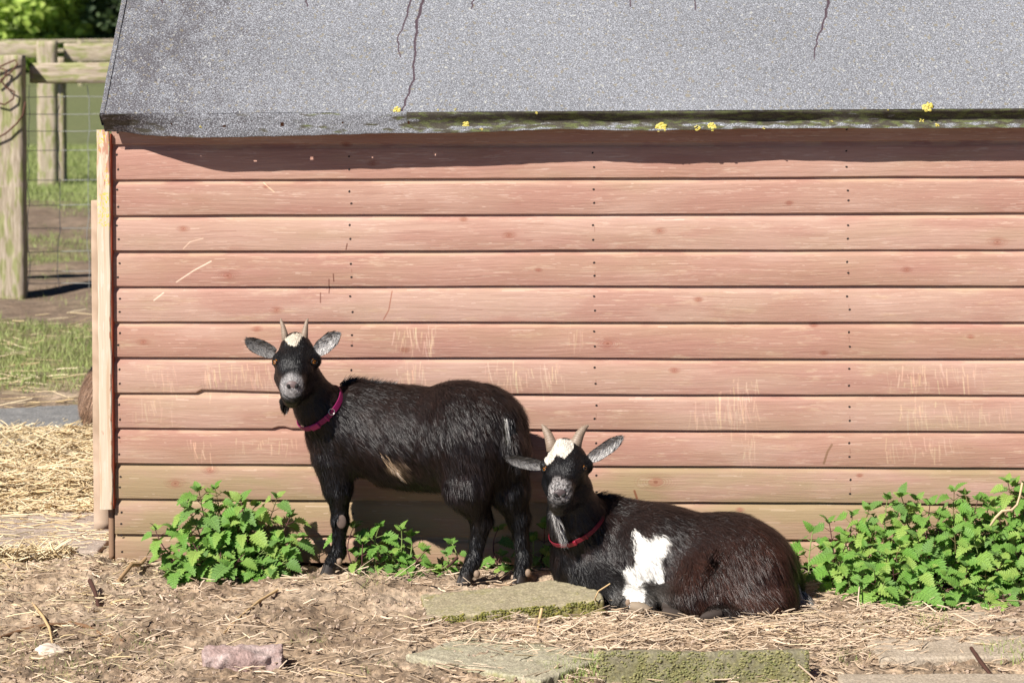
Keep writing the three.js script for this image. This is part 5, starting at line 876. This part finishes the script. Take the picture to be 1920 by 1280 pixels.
{
  const r = rng(530), list = [];
  for (const [px, py, rad, n, h] of [[1090, 1262, 0.09, 230, 0.035], [1030, 1270, 0.05, 90, 0.025], [1150, 1250, 0.06, 110, 0.03], [230, 1235, 0.14, 130, 0.016], [130, 1255, 0.1, 110, 0.018], [270, 1205, 0.06, 60, 0.016], [200, 1180, 0.06, 40, 0.015], [575, 1085, 0.05, 40, 0.015], [690, 1085, 0.06, 60, 0.018], [1760, 1180, 0.06, 80, 0.03], [1900, 1232, 0.08, 140, 0.035], [1590, 1230, 0.06, 60, 0.02], [1640, 1180, 0.05, 50, 0.02], [700, 1255, 0.06, 30, 0.016], [590, 1190, 0.08, 30, 0.014], [960, 1158, 0.03, 50, 0.018], [320, 1120, 0.1, 40, 0.013], [580, 1200, 0.05, 22, 0.016], [1350, 1200, 0.06, 26, 0.016], [60, 1240, 0.1, 60, 0.018]]) { const c = onGround(px, py); for (let i = 0; i < n; i++) { const a = r() * 6.28, d = Math.sqrt(r()) * rad; list.push([c.x + Math.cos(a) * d, c.z + Math.sin(a) * d * 1.2, h]); } }
  grassStuff('grass_sprouts', 'small grass sprouts in the bare soil', list, 5);
  const lawn = [];
  for (let i = 0; i < 90000 && lawn.length < 30000; i++) { const z = -3.2 - Math.pow(r(), 1.3) * 24, w = 0.19 * (D - z) * 1.05, x = -w + r() * (w * 0.3); if (r() > grassAmount(x, z)) continue; if (r() < 0.45) continue; lawn.push([x, z, 0.022 + r() * 0.028 + smooth(-10, -20, z) * 0.03]); }
  grassStuff('meadow_grass', 'short grass of the paddock beyond the shed', lawn, 6);
}
// twigs and sticks
function stick(label, pts, mat, name = 'stick') { const q = pts.map((p) => [p[0].x, p[0].y, p[0].z, p[1]]); return single(name, tube(q, 7), mat, label, 'stick'); }
const twigMat = std(0x7a5a40, 0.85), twigDark = std(0x4a2e24, 0.85), twigPale = std(0xc9aa7c, 0.8);
const lay = (px, py, up = 0.006) => { const p = onGround(px, py); p.y += up; return p; };
stick('pale stick propped against the shed corner next to the bushy nettle clump', [[lay(222, 1092), 0.006], [lay(246, 1078, 0.03), 0.0065], [at(262, 1058, 0.1), 0.006], [at(273, 1046, 0.07), 0.005]], std(0xa88a66, 0.85));
stick('red brown broken stem leaning by the hind leg of the standing goat', [[lay(833, 1070), 0.004], [at(845, 1058, 0.25), 0.0042], [at(858, 1044, 0.24), 0.005]], twigDark);
stick('bent straw coloured twig rising in front of the resting goat', [[lay(1118, 1140), 0.0022], [at(1116, 1122, 0.66), 0.0022], [at(1122, 1108, 0.65), 0.002], [at(1144, 1094, 0.64), 0.0018]], twigPale);
stick('pale dry stalk curling through the big nettle patch', [[at(1858, 985, 0.36), 0.003], [at(1868, 970, 0.37), 0.004], [at(1880, 958, 0.37), 0.0045], [at(1898, 956, 0.37), 0.0035], [at(1908, 946, 0.36), 0.003], [at(1913, 930, 0.35), 0.003], [at(1918, 905, 0.34), 0.0035]], std(0xcbb08c, 0.8));
stick('dark curved twig half buried near the pale flint stone', [[lay(0, 1200), 0.004], [lay(40, 1185), 0.006], [lay(90, 1175), 0.005], [lay(125, 1172), 0.004]], twigMat);
stick('brown twig running across the soil towards the pink brick', [[lay(128, 1166), 0.004], [lay(160, 1178), 0.006], [lay(200, 1192), 0.006], [lay(232, 1204), 0.004]], twigMat);
stick('short dark stub standing up beside the soil heap', [[lay(188, 1148, -0.01), 0.006], [lay(178, 1128, 0.02), 0.006], [lay(168, 1112, 0.035), 0.007]], twigDark);
stick('long pale stalk lying diagonally below the bushy nettle clump', [[lay(420, 1190), 0.002], [lay(450, 1160), 0.0025], [lay(485, 1138), 0.004], [lay(520, 1110), 0.004]], twigPale);
stick('curved golden stalk lying near the dark curved twig', [[lay(60, 1135), 0.003], [lay(80, 1165, 0.012), 0.004], [lay(92, 1190, 0.014), 0.004], [lay(98, 1212), 0.002]], twigPale);
stick('brown snapped twig pointing at the pale sandy slab', [[lay(1822, 1238, 0.03), 0.005], [lay(1840, 1252, 0.015), 0.006], [lay(1858, 1268), 0.005]], twigDark);
stick('golden stalk standing upright by the moss edged slab', [[lay(1008, 1188), 0.003], [at(1012, 1160, 0.7), 0.0045], [at(1016, 1140, 0.69), 0.004]], twigPale);
stick('brown twig standing on the mossy kerb stone', [[lay(1258, 1280), 0.005], [at(1268, 1265, 1.0), 0.006], [at(1272, 1245, 1.0), 0.005]], twigDark);
// ---------------------------------------------------------------- paddock fences, third goat, trees
const weathered = canvasTex(256, 1024, (ctx, w, h) => pixelPaint(ctx, w, h, (x, y) => { const g = fbm(x * 0.08, y * 0.006, 2, 4) * 40 + fbm(x * 0.4, y * 0.02, 8, 2) * 16, a = smooth(-0.1, 0.35, fbm(x * 0.02, y * 0.006, 12, 3)); return mix3([172 + g, 158 + g, 138 + g], [140 + g, 142 + g, 92 + g], a * 0.9); }));
const postMat = std(0xffffff, 0.92, { map: weathered });
function boxPart(name, parent, c, s, rotY = 0, cell = 0.03) { const g = roughBox(s[0], s[1], s[2], cell, 0.003, 0.006, c[0] * 7, 9); const p = g.attributes.position, uv = g.attributes.uv, long = s[1] >= s[0]; for (let i = 0; i < p.count; i++) { const a = p.getX(i) + p.getZ(i), b = p.getY(i); uv.setXY(i, (long ? a : b) / 0.3, (long ? b : a) / 1.3 + c[0]); } const m = part(name, g, postMat, parent); m.position.set(...c); m.rotation.y = rotY; return m; }
{
  // near fence: gate post, rail and wire netting
  const z = -8, p0 = at(11, 545, z), top = at(11, 103, z).y;
  const f = thing('fence', 'weathered post and rail fence with wire netting just beyond the shed', 'fence');
  boxPart('post', f, [p0.x, (top + p0.y) / 2 - 0.1, z], [0.235, top - p0.y + 0.2, 0.14]);
  const ra = at(52, 118, z - 0.06), rb = at(52, 157, z - 0.06), rx = 1.4;
  boxPart('rail', f, [(ra.x + rx) / 2, (ra.y + rb.y) / 2, z - 0.11], [rx - ra.x, ra.y - rb.y, 0.05]);
  for (const px of [-1.7, 0.1, -4.9, -6.8]) boxPart('post', f, [px, 0.6, z - 0.05], [0.14, 1.5, 0.12]);
  boxPart('rail', f, [-5.1, (ra.y + rb.y) / 2, z - 0.11], [3.9, ra.y - rb.y, 0.05]);
  const wire = std(0xb4b6b2, 0.45, { metalness: 0.6 }), x0 = at(48, 300, z - 0.15).x, x1 = 1.4, zz = z - 0.15, r = rng(61);
  for (const py of [182, 214, 246, 281, 337, 384, 428, 472, 508, 532]) { const pts = []; for (let i = 0; i <= 14; i++) { const x = lerp(x0, x1, i / 14), y = at(100, py, zz).y + (r() - 0.5) * 0.008; pts.push([x, y, zz + (r() - 0.5) * 0.01, 0.0022]); } part('wire', tube(pts, 4), wire, f); }
  for (const px of [53, 110, 165, 222, 280, 336, 392, 448, 504, 560, 616, 672, 728, 784, 840, 896, 952, 1008]) { const pts = []; for (let i = 0; i <= 14; i++) { const py = lerp(160, 540, i / 14), p = at(px + (r() - 0.5) * 6, py, zz); pts.push([p.x, p.y, zz + 0.004, 0.0022]); } part('wire', tube(pts, 4), wire, f); }
  // bramble runners looping over the post
  const b = thing('bramble', 'dark bare bramble runners looping over the near fence post', 'bramble', [0, 0, 0]);
  for (const loop of [[[-30, 140], [5, 122], [28, 112], [32, 120], [20, 135], [0, 150]], [[0, 150], [12, 165], [26, 172], [24, 185], [8, 196], [-10, 192]], [[-20, 265], [10, 250], [30, 232], [42, 215], [47, 190]], [[-10, 125], [12, 132], [6, 148], [-8, 160]]]) part('runner', tube(loop.map(([a, c]) => { const p = at(a, c, z + 0.1); return [p.x, p.y, p.z, 0.0055]; }), 5), std(0x5a3a2c, 0.85), b);
  // far fence
  const z2 = -18.7, f2 = thing('fence', 'second weathered post and rail fence farther out in the paddock', 'fence'), q0 = at(90, 346, z2), q1 = at(90, 76, z2);
  boxPart('post', f2, [q0.x, (q0.y + q1.y) / 2 - 0.1, z2], [0.19, q1.y - q0.y + 0.2, 0.15], 0, 0.05);
  const rail = (pa, pb, y0, y1, dz) => { const a = at(pa, y0, z2 + dz), c = at(pb, y1, z2 + dz); boxPart('rail', f2, [(a.x + c.x) / 2, (a.y + c.y) / 2, z2 + dz], [Math.abs(c.x - a.x), a.y - c.y, 0.05], 0, 0.05); };
  rail(-960, 73, 85, 107, 0.0); rail(119, 1100, 81, 107, -0.12);
  boxPart('post', f2, [at(-240, 300, z2).x, 0.55, z2 - 0.1], [0.16, 1.45, 0.14], 0, 0.05); for (const px of [-640, -940, 500, 800, 1080]) boxPart('post', f2, [at(px, 300, z2).x, 0.55, z2 - 0.05], [0.16, 1.45, 0.14], 0, 0.05); boxPart('post', f2, [at(116, 300, z2 - 0.4).x, 0.62, z2 - 0.35], [0.1, 1.3, 0.1], 0, 0.05);
  const f3 = thing('fence', 'distant pale fence rail along the foot of the trees', 'fence'), z3 = -62; for (const [pa, pb, ya, yb] of [[-700, 1100, 74, 79], [-700, 1100, 92, 96]]) { const a = at(pa, ya, z3), c = at(pb, yb, z3); boxPart('rail', f3, [(a.x + c.x) / 2, (a.y + c.y) / 2, z3], [c.x - a.x, 0.09, 0.06], 0, 0.1); } for (const px of [-620, -480, -340, -200, -60, 20, 150, 250, 400, 550, 700, 850, 1000]) boxPart('post', f3, [at(px, 90, z3).x, 0.55, z3], [0.12, 1.3, 0.1], 0, 0.1);
}
{
  // third goat resting behind the shed: only its rump shows past the boards
  const brownC = [0.25, 0.15, 0.095], T = { flow: V(-0.5, -0.85, 0), len: 0.028, col: brownC, lift: 0.25, k: 0.05 };
  const B = (x, y, z, r) => [x, y, z, r], bones = [
    { ...T, a: B(-1.475, 0.19, -2.25, 0.165), b: B(-1.1, 0.19, -2.3, 0.15) }, { ...T, a: B(-1.475, 0.16, -2.22, 0.155), b: B(-1.455, 0.3, -2.25, 0.11) }, { ...T, a: B(-1.1, 0.22, -2.3, 0.13), b: B(-0.95, 0.38, -2.3, 0.08) }, { ...T, a: B(-0.95, 0.42, -2.3, 0.06), b: B(-0.8, 0.36, -2.26, 0.035), head: 1, len: 0.01 },
    { ...T, a: B(-1.15, 0.1, -2.15, 0.07), b: B(-0.98, 0.06, -2.1, 0.03), leg: 1, len: 0.012 }, { ...T, a: B(-1.42, 0.1, -2.15, 0.1), b: B(-1.28, 0.06, -2.08, 0.05), leg: 1, len: 0.015 }];
  buildGoat({ label: 'brown goat with black back resting behind the shed, only its rump showing', bones, hairs: 26000, seed: 303, cell: 0.012, paint: (p, b) => { const n = fbm(p.x * 12, p.y * 12, p.z * 12, 2); return p.y + n * 0.03 > 0.3 || p.y + n * 0.02 < 0.06 ? black.slice() : mix3(brownC, [0.34, 0.22, 0.15], smooth(-0.2, 0.4, n)); }, ears: [[V(-0.97, 0.46, -2.26), V(-1.03, 0.5, -2.2), 0.04, V(0, 0, 1), 0.5], [V(-0.97, 0.46, -2.34), V(-1.03, 0.5, -2.4), 0.04, V(0, 0, -1), 0.5]], earPale: [0.3, 0.3] });
}
{
  // trees along the far edge of the paddock
  const lg = new THREE.BufferGeometry(); lg.setAttribute('position', new THREE.Float32BufferAttribute([0, 0, -0.5, 0.34, 0.06, 0, 0, 0.02, 0.5, -0.34, 0.06, 0], 3)); lg.setIndex([0, 2, 1, 0, 3, 2]); lg.computeVertexNormals();
  const leafM = new THREE.MeshPhysicalMaterial({ roughness: 0.75, transmission: 0.35, thickness: 0, side: THREE.DoubleSide }), bark = std(0x4a3c2e, 0.95);
  function tree(label, x, z, h, rad, low, n, c0, c1, seed, leaf = 0.3) {
    const r = rng(seed), t = thing('tree', label, 'tree', [x, 0, z], 'trees along the far edge of the paddock');
    const limbs = [tube([[0, -0.2, 0, 0.28], [0.1, h * 0.25, 0, 0.22], [0, h * 0.55, 0.1, 0.14], [0.1, h * 0.9, 0, 0.04]], 8)];
    const clumps = [];
    for (let i = 0; i < 60; i++) { const y = low + (h - low) * Math.pow(r(), 1.5), k = 0.72 + 0.28 * Math.sin(Math.PI * clamp(0.12 + 0.82 * (y - low * 0.4) / h)) - 0.5 * smooth(0.6, 1, y / h), a = r() * 6.28, d = rad * k * Math.sqrt(0.25 + 0.75 * r()), c = [Math.cos(a) * d, y, Math.sin(a) * d, 0.5 + r() * 0.6]; clumps.push(c); limbs.push(tube([[0, Math.max(0.3, y * 0.7), 0, 0.07], [c[0] * 0.5, y * 0.86, c[2] * 0.5, 0.045], [c[0], c[1], c[2], 0.015]], 5)); }
    part('trunk', mergeGeometries(limbs), bark, t);
    const im = new THREE.InstancedMesh(lg, leafM, n), m = new THREE.Matrix4(), q = new THREE.Quaternion(), e = new THREE.Euler(), c = new THREE.Color(); im.name = 'crown'; im.userData.kind = 'stuff'; prep(im);
    for (let i = 0; i < n; i++) { const k = clumps[Math.floor(r() * clumps.length)], u = r() * 2 - 1, a = r() * 6.28, s = k[3] * Math.cbrt(r()), w = Math.sqrt(1 - u * u); e.set(r() * 6, r() * 6, r() * 6); q.setFromEuler(e); const sc = leaf * (0.6 + r() * 0.8); m.compose(V(k[0] + Math.cos(a) * w * s * 1.2, k[1] + u * s * 0.8, k[2] + Math.sin(a) * w * s * 1.2), q, V(sc, sc, sc)); im.setMatrixAt(i, m); c.setRGB(...mix3(c0, c1, r())); im.setColorAt(i, c); }
    t.add(im);
  }
  const fresh = [[0.28, 0.42, 0.05], [0.48, 0.6, 0.11]], deep = [[0.025, 0.06, 0.012], [0.07, 0.12, 0.025]], mid = [[0.15, 0.27, 0.04], [0.3, 0.42, 0.07]];
  tree('fresh green tree with leaves down to the ground, first beyond the paddock', -17.5, -82, 8, 3.0, 0.2, 17000, ...fresh, 1, 0.34);
  tree('pale fresh green tree at the very edge of the picture', -21.6, -80, 7, 2.8, 0.3, 14000, ...fresh, 2, 0.34);
  tree('mid green tree standing behind the fresh green ones', -16.4, -92, 10, 3.6, 0.2, 8000, ...mid, 3);
  tree('dark evergreen tree half hidden by the roof edge of the shed', -13.0, -84, 9, 2.2, 0.1, 11000, ...deep, 4);
  tree('tall dark evergreen tree farther back beside the shed roof', -15.2, -98, 12, 3.5, 0.1, 9000, ...deep, 5);
  tree('dark evergreen tree wholly above the middle fence post', -19.0, -100, 12, 3.5, 0.1, 9000, ...deep, 6);
  tree('broad mid green tree just past the roof edge', -11.6, -96, 11, 3.6, 0.2, 8000, ...mid, 7);
  tree('broad mid green tree past the picture edge over the gate post', -23.5, -94, 11, 3.6, 0.2, 8000, ...mid, 8);
  const hid = ['behind the shed roof', 'beyond the picture edge'];
  [-2.5, -6.0, -8.8, 1.2, 5, -27.5, -30.8, -34, -37.5].forEach((x, i) => tree(['third', 'second', 'first', 'fourth', 'fifth', 'first', 'second', 'third', 'fourth'][i] + ' tree of the far row ' + (x > -10 ? 'hidden ' + hid[0] + ' counting from its sloping edge' : 'standing ' + hid[1] + ' past the gate post'), x, -84 - (i % 3) * 7, 8 + (i % 4), 3.2, 0.2, 6000, ...(i % 3 === 0 ? fresh : i % 3 === 1 ? mid : deep), 20 + i, 0.36));
}
renderer.render(scene, camera);
